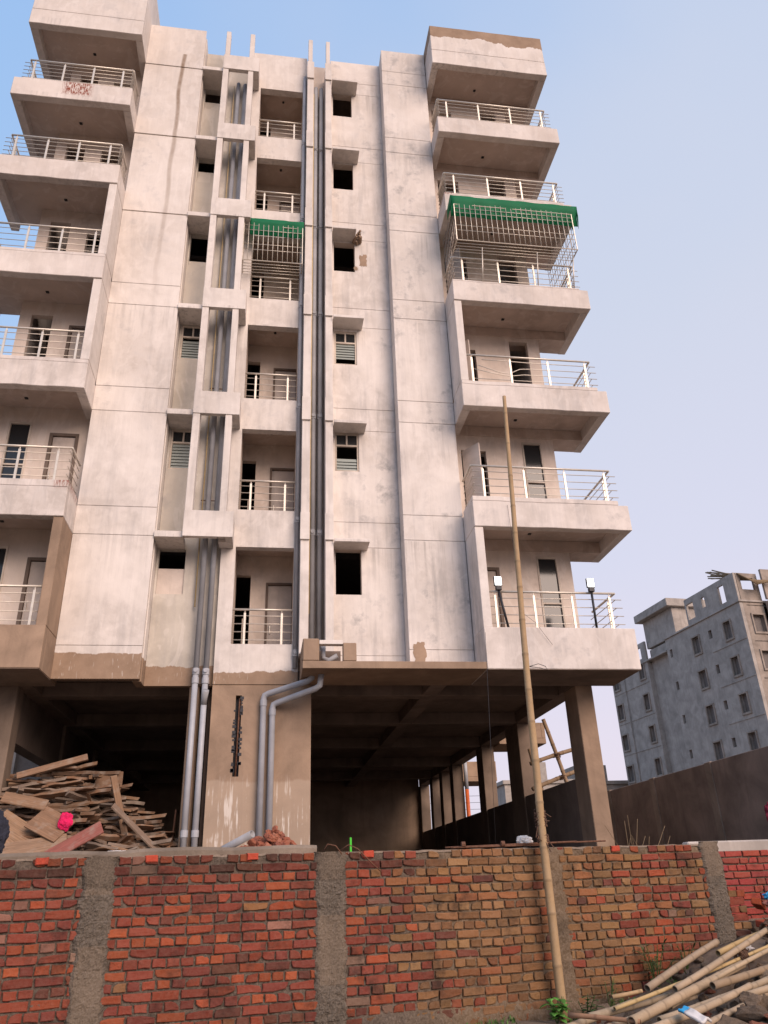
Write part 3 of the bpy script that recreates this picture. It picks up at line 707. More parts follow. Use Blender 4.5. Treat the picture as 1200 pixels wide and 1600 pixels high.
# body behind the facade
box('wall', 'wash', B, 6.64, 6.82, BK+.16, 34.6, 4.17, 22.3); box('wall', 'wash', B, -6.19, -6.01, BK+.16, 34.6, 4.17, 22.3)
box('wall', 'wash', B, -6.19, 6.82, 34.62, 34.8, 4.17, 22.3); box('roof', 'slab', B, -6.19, 6.82, BK+.3, 34.8, 22.31, 22.5)
for k in range(1, 6): box('floor_slab', 'void', B, -6.0, 6.63, 17.2, 34.6, Cz[k]+.32, Cz[k]+.44, 0)
for x in (-4.0, -.98, .66, 4.0): box('partition', 'void', B, x, x+.1, 17.2, 34.5, 4.18, 22.3, 0)
box('partition', 'void', B, -6.0, 6.6, 20.5, 20.6, 4.18, 22.3, 0)

# solar lamps clamped to the first-floor railing
for x, tilt, lab in ((4.62, .13, 'small lit solar lamp on first floor railing beside the wall'), (6.62, 0, 'small lit solar lamp on first floor railing near the outer corner')):
    t = thing('solar_lamp', lab, 'lamp', (x, F+.03, Rs[0]), 'solar lamps on the balcony railing')
    zt = Rs[0]+.80
    MB().tube([(x+tilt, F+.03, Rs[0]), (x, F+.02, zt)], .026, 8).build('pole', 'iron', t, smooth=True)
    MB().box(x-.06, x+.06, F-.03, F+.05, zt-.02, zt+.07).box(x-.085, x+.085, F-.005, F+.04, zt+.072, zt+.28).build('lamp_housing', 'iron', t, .008)
    MB().box(x-.07, x+.07, F-.02, F-.006, zt+.085, zt+.27).build('lamp_lens', 'lampon', t, .003)

# green shade nets
def net(x0, x1, pts, lab, seed, sides=0):
    mb = MB(); n_ = 26
    for j in range(n_+1):
        x = x0+(x1-x0)*j/n_
        for i, (y, z) in enumerate(pts):
            w = .034*noise.noise((x*2.5, i*.7, seed))+.016*noise.noise((x*8, i*1.3, seed)); mb.v.append((x+.01*w, y+w*.6, z+w*1.4)); mb.t.append((1, 1, 1))
    m_ = len(pts)
    for j in range(n_):
        for i in range(m_-1): mb.f.append((j*m_+i, (j+1)*m_+i, (j+1)*m_+i+1, j*m_+i+1))
    if sides:
        for x in (x0, x1):
            o_ = len(mb.v)
            for y, z in pts[1:]: mb.v += [(x, y, z), (x, y+.02, z-sides)]; mb.t += [(1, 1, 1)]*2
            for i in range(m_-2): mb.f.append((o_+2*i, o_+2*i+2, o_+2*i+3, o_+2*i+1))
    o = mb.build('shade_net', 'net', smooth=True)
    md = o.modifiers.new('thick', 'SOLIDIFY'); md.thickness = .006
    return tag(o, lab, 'shade net')
net(4.26, 7.66, [(14.15, 15.36), (14.13, 15.60), (14.07, 15.78), (14.03, 15.95), (14.08, 16.0), (14.28, 15.93), (14.48, 15.88)], 'green shade net over the wide caged balcony on the right', 1.0, sides=.32)
net(-.84, .56, [(15.37, 15.38), (15.35, 15.6), (15.29, 15.74), (15.27, 15.86), (15.32, 15.89), (15.55, 15.86), (15.78, 15.80)], 'green shade net over the narrow caged balcony in the centre', 4.0)

# ================================================================ brick wall in the foreground
U = Vector((1, .21, 0)).normalized(); NV = Vector((U.y, -U.x, 0))        # along the wall / out towards the camera
def WP(s_, d, z): return (U.x*s_ + NV.x*d, 8.4 + U.y*s_ + NV.y*d, z)
def x2s(x): return x/U.x
BW = thing('brick_wall', 'unplastered red brick boundary wall with concrete piers in the foreground', 'wall', (1.5, wallY(1.5), -1.29))
TOP = .315; CH = .0845; NC = 20
piers = [(x2s(-1.58), x2s(-1.34)), (x2s(.55), x2s(.82)), (x2s(3.13), x2s(3.27)), (x2s(5.21), x2s(5.45))]
s0, s1 = x2s(-4.6), x2s(5.21)
RED = [(.29, .052, .024), (.35, .066, .024), (.25, .044, .026), (.20, .036, .026), (.37, .080, .028), (.27, .055, .032)]
OCH = [(.29, .155, .058), (.26, .135, .052), (.31, .175, .075), (.29, .115, .044), (.25, .135, .058)]
SOOT = [(.06, .038, .03), (.09, .045, .034), (.13, .05, .036)]
PALE = [(.29, .17, .12), (.31, .14, .10)]
def sstep(a, b_, x): t = max(0, min(1, (x-a)/(b_-a))); return t*t*(3-2*t)
def bcolor(s_, c, r):
    och = .92*sstep(.9, 1.9, s_)*(1-.55*sstep(3.4, 4.6, s_)) + .012
    och += .30*noise.noise((s_*1.4, c*.25, 1.0))*(s_ > .9)
    soot = .10 + .55*(c <= 1)*(s_ < 1.6) + .38*max(0, noise.noise((s_*.9, c*.22, 9.0)))*(s_ < 1.5) + .35*(c >= 15)*(s_ < .8)
    q = r.random()
    if q < soot*.5: k_ = r.uniform(.35, .8); col = tuple(a_*(1-k_)+b2*k_ for a_, b2 in zip(r.choice(RED), r.choice(SOOT)))
    elif r.random() < och: k_ = r.uniform(.0, .28); col = tuple(a_*(1-k_)+b2*k_ for a_, b2 in zip(r.choice(OCH), r.choice(RED)))
    elif r.random() < .035: col = r.choice(PALE)
    else: col = r.choice(RED)
    f = .78*r.uniform(.70, 1.18)*(1-.3*sstep(13, 19, c))*(1-.35*(c <= 1)*sstep(1.6, .9, s_)); return tuple((v*.90+d_*.10)*f for v, d_ in zip(col, (.17, .115, .08)))
def brick(mb, a, b_, zc, h, c, r, P=WP, col=None, base=0, dep=.07):
    """one hand-moulded brick: an uneven outline, worn arrises and a slightly dished face"""
    L = b_-a; j = lambda v: r.uniform(-v, v)
    pr = base + r.uniform(-.004, .009)
    ol = [(a+j(.004), zc-h/2+j(.004)), ((a+b_)/2+j(.02), zc-h/2+j(.004)), (b_+j(.004), zc-h/2+j(.005)), (b_+j(.004), zc+j(.01)),
          (b_+j(.004), zc+h/2+j(.005)), ((a+b_)/2+j(.02), zc+h/2+j(.004)), (a+j(.004), zc+h/2+j(.004)), (a+j(.004), zc+j(.01))]
    if r.random() < .28:         # chipped corner
        i = r.choice((0, 2, 4, 6)); ol[i] = (ol[i][0]+(.018 if i in (0, 6) else -.018), ol[i][1]+(.012 if i in (0, 2) else -.012))
    cx, cz = (a+b_)/2, zc; ins = .004+.005*r.random()
    vs = [P(x, -dep, z) for x, z in ol] + [P(x, pr-.006, z) for x, z in ol]
    inn = [(x + (ins if x < cx-.01 else -ins if x > cx+.01 else 0), z + (ins if z < cz-.01 else -ins if z > cz+.01 else 0)) for x, z in ol]
    tl = j(.004); vs += [P(x, pr+j(.002)+tl*(x-cx)/L, z) for x, z in inn] + [P(cx, pr-.001+j(.002), cz)]
    fs = []
    for i in range(8):
        k2 = (i+1) % 8; fs += [(i, k2, 8+k2, 8+i), (8+i, 8+k2, 16+k2, 16+i), (16+i, 16+k2, 24)]
    mb.add(vs, fs, col)
allb = []
for c in range(NC):
    zc = TOP - CH*(c+.5); r = random.Random(100+c)
    L = .111 if c % 2 == 0 else .231
    s_ = s0 + (.0 if c % 2 == 0 else .06) + r.uniform(-.02, .02)
    while s_ < s1:
        a, b_ = s_, s_+L+r.uniform(-.008, .008)
        s_ = b_+r.uniform(.010, .021)
        h = CH - .014 - r.uniform(0, .007); wob = .006*noise.noise((a*1.5, c*.1, 2))
        skip = False
        for (pa, pb) in piers:
            ja, jb = pa+.03*noise.noise((c*.9, pa, 0)), pb+.03*noise.noise((c*.9, pb, 5))
            if pb-pa < .2: ja -= .03; jb += .05*abs(noise.noise((c*1.1, 4, 2)))
            if a < ja < b_: b_ = ja
            elif a < jb < b_: a = jb
            elif ja <= a and b_ <= jb: skip = True
        if b_ > s1: b_ = s1
        if skip or b_-a < .035: continue
        zz = zc+wob
        if c == 0 and r.random() < .12: continue
        allb.append((a, b_, zz, h, c))
# toothed stub to the right of the last pier
for c in range(6, 14):
    r = random.Random(300+c); zc = TOP-CH*(c+.5)
    if c % 2 == 1: allb.append((x2s(5.46), x2s(5.46)+.232, zc, CH-.014, c))
    else: allb += [(x2s(5.47), x2s(5.47)+.115, zc, CH-.014, c), (x2s(5.47)+.125, x2s(5.47)+.24+r.uniform(-.01, .03), zc, CH-.014, c)]
eye = Vector((0, 0, 0))
def seen(q):
    p_ = Vector(WP((q[0]+q[1])/2, 0, q[2])); d = p_.dot(fwd)
    xx = p_.dot(r2)/d*1212; yy = p_.dot(u2)/d*1212
    inside = abs(xx) < 620 and abs(yy) < 800
    return (q[1]-q[0])*q[3]/(d*d) if inside else 0
allb.sort(key=seen, reverse=True)
rest = MB()
for i, q in enumerate(allb):
    r = random.Random(1000+i); col = bcolor(q[0], q[4], r)
    mb = MB() if i < 300 else rest
    brick(mb, q[0], q[1], q[2], q[3], q[4], r, col=col)
    if i < 300: mb.build('brick', 'brick', BW, tint=True)
struct(rest.build('brickwork', 'brick', BW, tint=True), 'stuff')
# mortar: a lumpy skin a little behind the brick faces, with squeezed-out beads
mo = MB(); ds = .016; ns = int((s1-s0)/ds); nz_ = int(1.72/ds)
for jz_ in range(nz_+1):
    z = -1.40 + jz_*ds
    for i in range(ns+1):
        s_ = s0+i*ds
        d = -.019 + .016*noise.noise((s_*9, z*9, 0)) + .012*noise.noise((s_*31, z*31, 4))
        if z > TOP-.02: d -= .01; 
        zt = min(z, TOP-.006+.008*noise.noise((s_*6, 1, 1)))
        low = sstep(-1.02, -1.25, z+.12*noise.noise((s_*1.1, 3, 0)))
        d += .028*low
        for (pa, pb) in piers[2:3]: d += .018*sstep(pa-.10, pa, s_)*(1-sstep(pb, pb+.12, s_))
        oc = sstep(1.2, 2.2, s_); v = .75+.35*noise.noise((s_*3, z*3, 8))
        base = [(.085, .064, .050), (.15, .10, .058)]
        col = tuple((base[0][q]*(1-oc)+base[1][q]*oc)*v for q in range(3))
        mo.v.append(WP(s_, d, zt)); mo.t.append(col)
w_ = ns+1
for jz_ in range(nz_):
    for i in range(ns): mo.f.append((jz_*w_+i, jz_*w_+i+1, (jz_+1)*w_+i+1, (jz_+1)*w_+i))
mo.build('mortar', 'mortar', BW, smooth=True, tint=True)
cp = MB(); ns2 = 160                    # top bed of mortar and the back of the wall
for i in range(ns2+1):
    s_ = s0+(s1-s0)*i/ns2; t_ = TOP-.004+.012*noise.noise((s_*7, 0, 3))
    for d, z in ((-.012, t_-.02), (-.02, t_), (-.12, t_+.004), (-.245, t_), (-.25, -1.4)):
        cp.v.append(WP(s_, d, z)); v = .8+.3*noise.noise((s_*4, d*9, 2)); cp.t.append((.24*v, .18*v, .135*v))
for i in range(ns2):
    for j in range(4): cp.f.append((i*5+j, (i+1)*5+j, (i+1)*5+j+1, i*5+j+1))
cp.build('mortar_bed', 'mortar', BW, tint=True)
# cast piers: ragged, honeycombed concrete with a fairer grout face in places
for pi, (pa, pb) in enumerate(piers):
    if pi == 2: continue
    pr = MB(); ds = .012; n1 = int((pb-pa+.10)/ds); n2 = int(1.74/ds)
    for jz_ in range(n2+1):
        z = -1.40+jz_*ds
        e0 = pa-.03+.035*noise.noise((z*7, pi*3, 0))+.02*noise.noise((z*23, pi, 2)); e1 = pb+.03+.035*noise.noise((z*6, pi*5, 1))+.02*noise.noise((z*21, pi, 7))
        fair = max(0, min(1, .5+1.6*noise.noise((z*1.4, pi*2.3, 3)) + (.5 if pi == 0 and z < -.65 else 0)))
        lean = 0
        for i in range(n1+1):
            u_ = i/n1; s_ = e0+(e1-e0)*u_+lean
            edge = min(1, min(u_, 1-u_)*7); f = fair*edge
            rough = .016*noise.noise((s_*22, z*22, pi)) + .026*abs(noise.noise((s_*52, z*52, pi+5)))
            d = -.02+.038*edge**.7 + rough*(1-.8*f) + .006*noise.noise((s_*5, z*5, pi))
            zt = min(z, TOP+.012*noise.noise((s_*12, pi, 0)) + (.03 if pi == 3 else 0))
            v = .8+.35*noise.noise((s_*6, z*3, 2)) - .25*(1-f)*noise.noise((s_*30, z*30, 1))
            col = (.115, .095, .075) if f < .5 else (.165, .125, .09)
            if z > .05 and pi < 3: col = tuple(q*.62 for q in col)
            pr.v.append(WP(s_, d, zt)); pr.t.append(tuple(q*v for q in col))
    w_ = n1+1
    for jz_ in range(n2):
        for i in range(n1): pr.f.append((jz_*w_+i, jz_*w_+i+1, (jz_+1)*w_+i+1, (jz_+1)*w_+i))
    pr.build('concrete_pier', 'rough', BW, smooth=False, tint=True)
    q = MB(); q.add([WP(pa, -.03, -1.4), WP(pb, -.03, -1.4), WP(pb, -.25, -1.4), WP(pa, -.25, -1.4), WP(pa, -.03, TOP-.01), WP(pb, -.03, TOP-.01), WP(pb, -.25, TOP-.01), WP(pa, -.25, TOP-.01)],
          [(0,3,2,1),(4,5,6,7),(0,1,5,4),(1,2,6,5),(2,3,7,6),(3,0,4,7)], (.2, .165, .13)); q.build('pier_core', 'rough', BW, tint=True)
for pts in ([WP(.62, .0, TOP), WP(.66, .03, TOP+.07), WP(.74, .05, TOP+.05), WP(.80, .06, TOP-.03)], [WP(.80, -.02, TOP), WP(.88, .03, TOP+.06), WP(.97, .05, TOP+.02), WP(1.12, .06, TOP-.12), WP(1.22, .05, TOP-.2)]):
    tubeobj('tie_wire', 'rust', BW, pts, .006, 6)

# second, dark red stub wall behind the right end
SW = thing('brick_stub_wall', 'short dark red brick wall stub behind the right end of the boundary wall', 'wall', (6.1, 10.25, -.4))
def SP(s_, d, z): return (5.55+s_, 10.22-d, z)
sm = MB(); sm.box(5.56, 6.55, 10.262, 10.42, -.75, .245, (.12, .08, .06)); sm.build('mortar', 'mortar', SW, tint=True)
for c in range(11):
    r = random.Random(700+c); zc = .25-.083*(c+.5); a = -.05+(0 if c % 2 else .06); end = 1.02+.035*(c > 3)+r.uniform(-.03, .03)
    while a < end:
        L = .235 if r.random() < .6 else .115; b_ = min(a+L, end)
        if b_-a > .05:
            mb = MB(); brick(mb, a, b_, zc, .066, c, r, P=SP, col=tuple(v*r.uniform(.75, 1.1) for v in (.30, .055, .045)), base=-.02)
            mb.build('brick', 'brick', SW, tint=True)
        a = b_+.012

# ================================================================ plastered compound wall on the right
CW = thing('compound_wall', 'brown plastered compound wall running back along the right side', 'wall', (10.1, 22, 0))
y = 6.0; i = 0
while y < 44:
    box('wall_panel', 'compound', CW, 10.0, 10.2, y+.004, y+2.56, -.2, 2.262+.02*noise.noise((i*3.1, 0, 0)), .012)
    box('pier', 'compound_p', CW, 9.985, 10.215, y+2.562, y+2.84, -.2, 2.27+.03*noise.noise((i*1.7, 4, 0)), .012)
    y += 2.844; i += 1
box('plinth', 'plinth', CW, 9.72, 9.98, 6.0, 44, -.3, .42, .02)
tag(box('low_wall', 'lowplaster', None, 5.9, 9.7, 11.1, 11.28, -1.3, .40, .02), 'low pale plastered wall behind the right end of the brick wall', 'wall')

# ================================================================ far building on the right
class LF:                      # local frame: a along a face, d into the block, z up
    def __init__(s, o, v, w): s.o, s.v, s.w = Vector(o), Vector(v), Vector(w)
    def __call__(s, a, d, z): p_ = s.o+s.v*a+s.w*d; return (p_.x, p_.y, z)
    def tr(s, mb): mb.v = [s(*q) for q in mb.v]; return mb
v_ = Vector((-.09, .996, 0)).normalized(); w_v = Vector((v_.y, -v_.x, 0))
A1 = LF((37.2, 54.5, 0), v_, w_v); A2 = LF((37.2, 54.5, 0), w_v, v_)
FB = thing('far_building', 'unfinished bare grey cement apartment block beyond the compound wall on the right', 'building', (42, 62, -1.29))
def fwin(fr, a0, a1, z0, z1, d, surround=True):
    q = MB(); t = .13
    if surround:
        for b_ in ((a0-t, a1+t, z0-t*1.3, z0), (a0-t, a1+t, z1, z1+t), (a0-t, a0, z0, z1), (a1, a1+t, z0, z1)): q.box(b_[0], b_[1], d-.10, d+.12, b_[2], b_[3])
        o = fr.tr(q).build('window', 'far_lit', FB, .01)
    else: o = FB
    q = MB().box(a0, a1, d+.28, d+.30, z0, z1); fr.tr(q).build('pane' if surround else 'window', 'void', o)
    return (a0, a1, z0, z1)
rows = [18.45-2.95*i for i in range(7)]
def fface(fr, a0, a1, d, top, wins, mat):
    hs = [(a, b_, z-h, z) for (a, b_, h) in wins for z in rows if z-h > -1]
    xs = sorted({a0, a1, *[h[0] for h in hs], *[h[1] for h in hs]}); zs = sorted({-1.3, top, *[h[2] for h in hs], *[h[3] for h in hs]})
    sol = lambda i, j: not any(h[0] < (xs[i]+xs[i+1])/2 < h[1] and h[2] < (zs[j]+zs[j+1])/2 < h[3] for h in hs)
    weld(fr.tr(gridwall(MB(), xs, zs, d, d+.3, sol)).build('wall', mat, FB))
    for h in hs: fwin(fr, h[0], h[1], h[2], h[3], d, surround=(h[1]-h[0] > .6))
fface(A1, 0, 10.9, 0, 19.5, [(1.6, 2.45, 1.4), (4.15, 4.6, .72), (5.95, 6.9, 1.42), (10.1, 10.5, .72)], 'far')
fface(A1, 10.9, 14.4, .5, 19.5, [], 'far')
fface(A1, 14.4, 21.4, 0, 18.4, [(15.1, 15.95, 1.4), (20.0, 21.0, 1.4)], 'far')
fface(A2, .31, 2.2, 0, 19.5, [(.9, 1.9, 1.4)], 'far_lit'); fface(A2, 2.2, 9, -.6, 19.5, [(3.2, 4.3, 1.5), (6, 7.1, 1.5)], 'far_lit')
for fr, a0, a1, d, z0, z1, hs in ((A1, 0, 7.0, 0, 19.66, 22.0, [(1.45, 2.25, 20.0, 21.5), (4.15, 4.6, 20.5, 21.4), (5.8, 6.8, 20.1, 21.5)]), (A2, .25, 2.2, 0, 19.66, 22.0, [(.6, 1.8, 20.6, 21.6)]),
                                  (A2, 2.2, 9, -.6, 19.66, 22.2, []), (A1, 14.4, 21.4, 0, 18.56, 20.4, [(15.2, 16.4, 18.9, 20.0)])):
    xs = sorted({a0, a1, *[h[0] for h in hs], *[h[1] for h in hs]}); zs = sorted({z0, z1, *[h[2] for h in hs], *[h[3] for h in hs]})
    sol = lambda i, j: not any(h[0] < (xs[i]+xs[i+1])/2 < h[1] and h[2] < (zs[j]+zs[j+1])/2 < h[3] for h in hs)
    weld(fr.tr(gridwall(MB(), xs, zs, d, d+.2, sol)).build('parapet', 'far' if fr is A1 else 'far_lit', FB))
for a0, a1, d0, d1, z0, z1 in ((-.12, 10.9, -.12, 9, 19.502, 19.655), (10.902, 21.5, -.12, 9, 18.402, 18.555)):
    A1.tr(MB().box(a0, a1, d0, d1, z0, z1)).build('roof_slab', 'far', FB, .02)
A1.tr(MB().box(9.6, 14.6, .4, 5, 19.66, 22.3)).build('stair_tower', 'far', FB, .03); A1.tr(MB().box(9.2, 15.0, -.25, 5.4, 22.302, 23.05)).build('tower_roof', 'far', FB, .04)
for r_, z in enumerate(rows[1:]):
    A1.tr(MB().box(.1, 4.5, -.05, -.001, z+1.05, z+1.13)).build('string_course', 'far', FB); A1.tr(MB().box(14.6, 21.3, -.05, -.001, z+1.05, z+1.13)).build('string_course', 'far', FB)
for z in [18.9-2.95*i for i in range(6)]: A1.tr(MB().box(-.0, 9, .6, 8, z+.3, z+.4)).build('floor_slab', 'void', FB)
A1.tr(MB().box(10.6, 10.898, .302, 1, -1.3, 19.4)).build('wall', 'far', FB); A1.tr(MB().box(14.402, 14.7, .302, 1, -1.3, 18.3)).build('wall', 'far', FB)
A1.tr(MB().box(21.1, 21.398, .302, 9, -1.3, 18.4)).build('wall', 'far', FB); A1.tr(MB().box(.31, 21.09, 8.7, 9, -1.3, 19.4)).build('wall', 'far', FB)
tubeobj('drain_pipe', 'far_lit', FB, [A1(18.9, -.1, -1), A1(18.9, -.1, 18.3)], .05, 8)
st = thing('roof_poles', 'bundle of dark poles sticking up from the far building roof', 'poles', A1(.6, .6, 21.7))
for i in range(9):
    a = A1(-.1+.1*i, .4+.1*(i % 3), 21.9-.03*i); b_ = A1(2.4+1.6*rng.random(), .2+.5*rng.random(), 22.7+.9*rng.random())
    tubeobj('pole', 'dry', st, [A1(-1.2, 1.2+.2*i, 20.6+.05*i), a, b_], .06, 6)

# smaller houses beyond
def house(lab, x, y, w, d, h, mat, wins=(), flip=False):
    t = thing('distant_house', lab, 'house', (x, y, -1.29))
    hs = [(x-w/2+w*(i+.5)/3-.5, x-w/2+w*(i+.5)/3+.5, z, z+1.3) for i in range(3) for z in wins]
    holewall('wall', mat, t, x-w/2, x+w/2, -1.3, h, y, y+.25, hs)
    for q in hs: box('window', 'void', t, q[0], q[1], y+.2, y+.22, q[2], q[3], 0)
    box('wall', mat, t, x-w/2, x-w/2+.25, y+.252, y+d, -1.3, h); box('wall', mat, t, x+w/2-.25, x+w/2, y+.252, y+d, -1.3, h)
    box('roof', mat, t, x-w/2-.2, x+w/2+.2, y-.2, y+d, h+.002, h+.35, .03); box('water_tank_room', mat, t, x-w/4, x+w/8, y+1, y+d*.5, h+.352, h+2.0, .03)
    return t
house('low pale house far behind between stilt column and grey block', 33.5, 78, 9, 8, 8.3, 'far_lit', (6, 3))
house('low grey house seen through the parking storey beyond the bamboo frame', 24.5, 70, 7, 8, 7.6, 'far', (5.2, 2.2))
nl = house('grey neighbouring house seen past the left columns', -10.4, 30, 6.5, 9, 6.2, 'far', (3.6, .6))
# own side balcony further back
for y0, z0, zz in ((23.5, 3.72, 4.35), (29.2, 3.3, 4.0)):
    o = box('balcony', 'cement', B, 7.02, 8.5, y0, y0+1.6, z0, z0+.16); box('parapet', 'cement', o, 8.38, 8.498, y0, y0+1.6, z0+.162, zz); box('parapet', 'cement', o, 7.02, 8.378, y0, y0+.12, z0+.162, zz)
pipe('pvc_new', [(6.99, 27.86, 2.9), (6.99, 27.86, 4.0)], .07); pipe('pvc_o', [(6.99, 27.86, .4), (6.99, 27.86, 2.89)], .07)
pipe('pvc_new', [(6.99, 32.3, .4), (6.99, 32.3, 4.0)], .06)

# bamboo scaffold frame beside the stilt columns
sc = thing('bamboo_scaffold', 'small tied bamboo scaffold frame outside the stilt columns', 'scaffold', (7.3, 19.5, .12))
def bamboo(name, par, pts, r0, r1, col=(.40, .285, .165), seed=0, n=10, node=.34, hollow=True, mat='bamboo'):
    r = random.Random(seed); P_ = [Vector(p) for p in pts]
    L = sum((P_[i+1]-P_[i]).length for i in range(len(P_)-1)); out = []; rad = []; tin = []
    def at(t):
        d = t*L
        for i in range(len(P_)-1):
            l = (P_[i+1]-P_[i]).length
            if d <= l or i == len(P_)-2: return P_[i]+(P_[i+1]-P_[i])*(d/l)
            d -= l
    t = 0; nodes = [0]
    while nodes[-1] < L: nodes.append(nodes[-1]+node*r.uniform(.75, 1.2))
    marks = []
    for a, b_ in zip(nodes[:-1], nodes[1:]):
        if a > 0: marks += [(a-.022, 1.0, 1), (a-.008, 1.09, .74), (a+.006, 1.07, .66), (a+.02, .99, .95)]
        marks += [((a+b_)/2, .975, 1)]
    marks = [(0, 1, 1)]+[m for m in marks if 0 < m[0] < L]+[(L, 1, 1)]
    bend = Vector((r.uniform(-1, 1), r.uniform(-1, 1), r.uniform(-1, 1)))*.012*L
    for d, k1, k2 in marks:
        t = d/L; wv = math.sin(t*math.pi)
        out.append(at(t)+bend*wv+Vector((noise.noise((d*1.3, seed, 0)), noise.noise((d*1.3, seed, 5)), 0))*.008)
        rad.append((r0+(r1-r0)*t)*k1); f = .86*k2*(1+.18*noise.noise((d*2, seed, 9))); tin.append(tuple(c*f for c in col))
    mb = MB().tube(out, rad, n, tints=tin, caps=not hollow)
    if hollow:
        for i0, sgn in ((0, 1), (-1, -1)):   # hollow cut ends
            e = out[i0]; e2 = out[1] if i0 == 0 else out[-2]; dv = (e2-e).normalized()*.10; rr = rad[i0]
            mb.tube([e, e+dv], [rr*.74, rr*.70], n, tint=tuple(c*.35 for c in col), caps=False)
            ln = len(mb.v); base = ln-2*n; o0 = 0 if i0 == 0 else (len(out)-1)*n
            for j in range(n): mb.f.append((o0+j, o0+(j+1) % n, base+(j+1) % n, base+j))
            mb.f.append(tuple(base+n+j for j in range(n)))
    return mb.build(name, mat, par, smooth=True, tint=True)
def rope(par, p_, ax, r, turns=5, h=.12, seed=0):
    r_ = random.Random(seed); mb = MB(); p_ = Vector(p_); ax = Vector(ax).normalized(); a = ax.cross(Vector((.3, .5, .8))).normalized(); b_ = ax.cross(a); pts = []
    N_ = turns*12
    for i in range(N_+1):
        t = i/N_; an = t*turns*2*math.pi; rr = r*(1.08+.15*r_.random()); pts.append(p_+ax*(h*(t-.5)+.012*r_.uniform(-1, 1))+(a*math.cos(an)+b_*math.sin(an))*rr)
    mb.tube(pts, .011, 5)
    for i in range(5): q = pts[r_.randrange(len(pts))]; mb.tube([q, q+Vector((r_.uniform(-.08, .08), r_.uniform(-.05, .0), r_.uniform(-.12, .04)))], .006, 4)
    return mb.build('rope_lashing', 'rope', par)
for i, (a, b_) in enumerate((((6.86, 19.0, 3.60), (7.48, 19.0, 1.2)), ((6.40, 19.0, 2.53), (7.56, 19.0, 2.86)), ((6.40, 19.05, 1.95), (7.54, 19.05, 2.34)), ((6.45, 19.1, 2.9), (6.8, 19.1, 1.2)))):
    bamboo('pole', sc, [a, b_], .05, .05, seed=i+50, col=(.30, .20, .12))
for p_ in ((7.1, 19, 2.72), (7.2, 19.02, 2.2)): rope(sc, p_, (0, 0, 1), .075, 3, .1, 3)

# ================================================================ tall bamboo pole standing against the brick wall
tp = thing('bamboo_pole', 'tall upright bamboo pole standing against the brick wall, lashed with rope', 'bamboo pole', (3.05, 8.88, -1.29))
bamboo('culm', tp, [(3.045, 8.87, -1.29), (3.03, 8.86, 0), (3.06, 8.87, 2.2), (3.14, 8.9, 4.4), (3.225, 8.95, 6.25)], .050, .026, col=(.43, .29, .155), seed=2, n=14, node=.42)
rope(tp, (3.035, 8.865, .60), (0, 0, 1), .050, 6, .17, 1); rope(tp, (3.035, 8.865, .40), (0, 0, 1), .050, 3, .07, 2)
tubeobj('tie_wire', 'iron', tp, [(3.10, 8.86, 2.30), (3.2, 8.80, 2.32), (3.3, 8.84, 2.30), (3.33, 8.86, 2.26), (3.24, 8.84, 2.28), (3.1, 8.82, 2.29)], .004, 5)
tag(tubeobj('hanging_cable', 'iron', None, [(5.0, F-.02, 7.3), (5.02, F-.06, 6.0), (5.0, F-.05, 4.9), (5.3, F-.05, 4.65), (5.6, F-.04, 4.2)], .0035, 5), 'thin dark cable hanging down over the first floor balcony', 'cable')
tag(tubeobj('hanging_cable', 'iron', None, [(3.05, 10.4, 3.2), (2.98, 10.4, 1.6), (2.90, 10.3, .3)], .0025, 5), 'thin cable hanging in the parking storey beside the bamboo pole', 'cable')

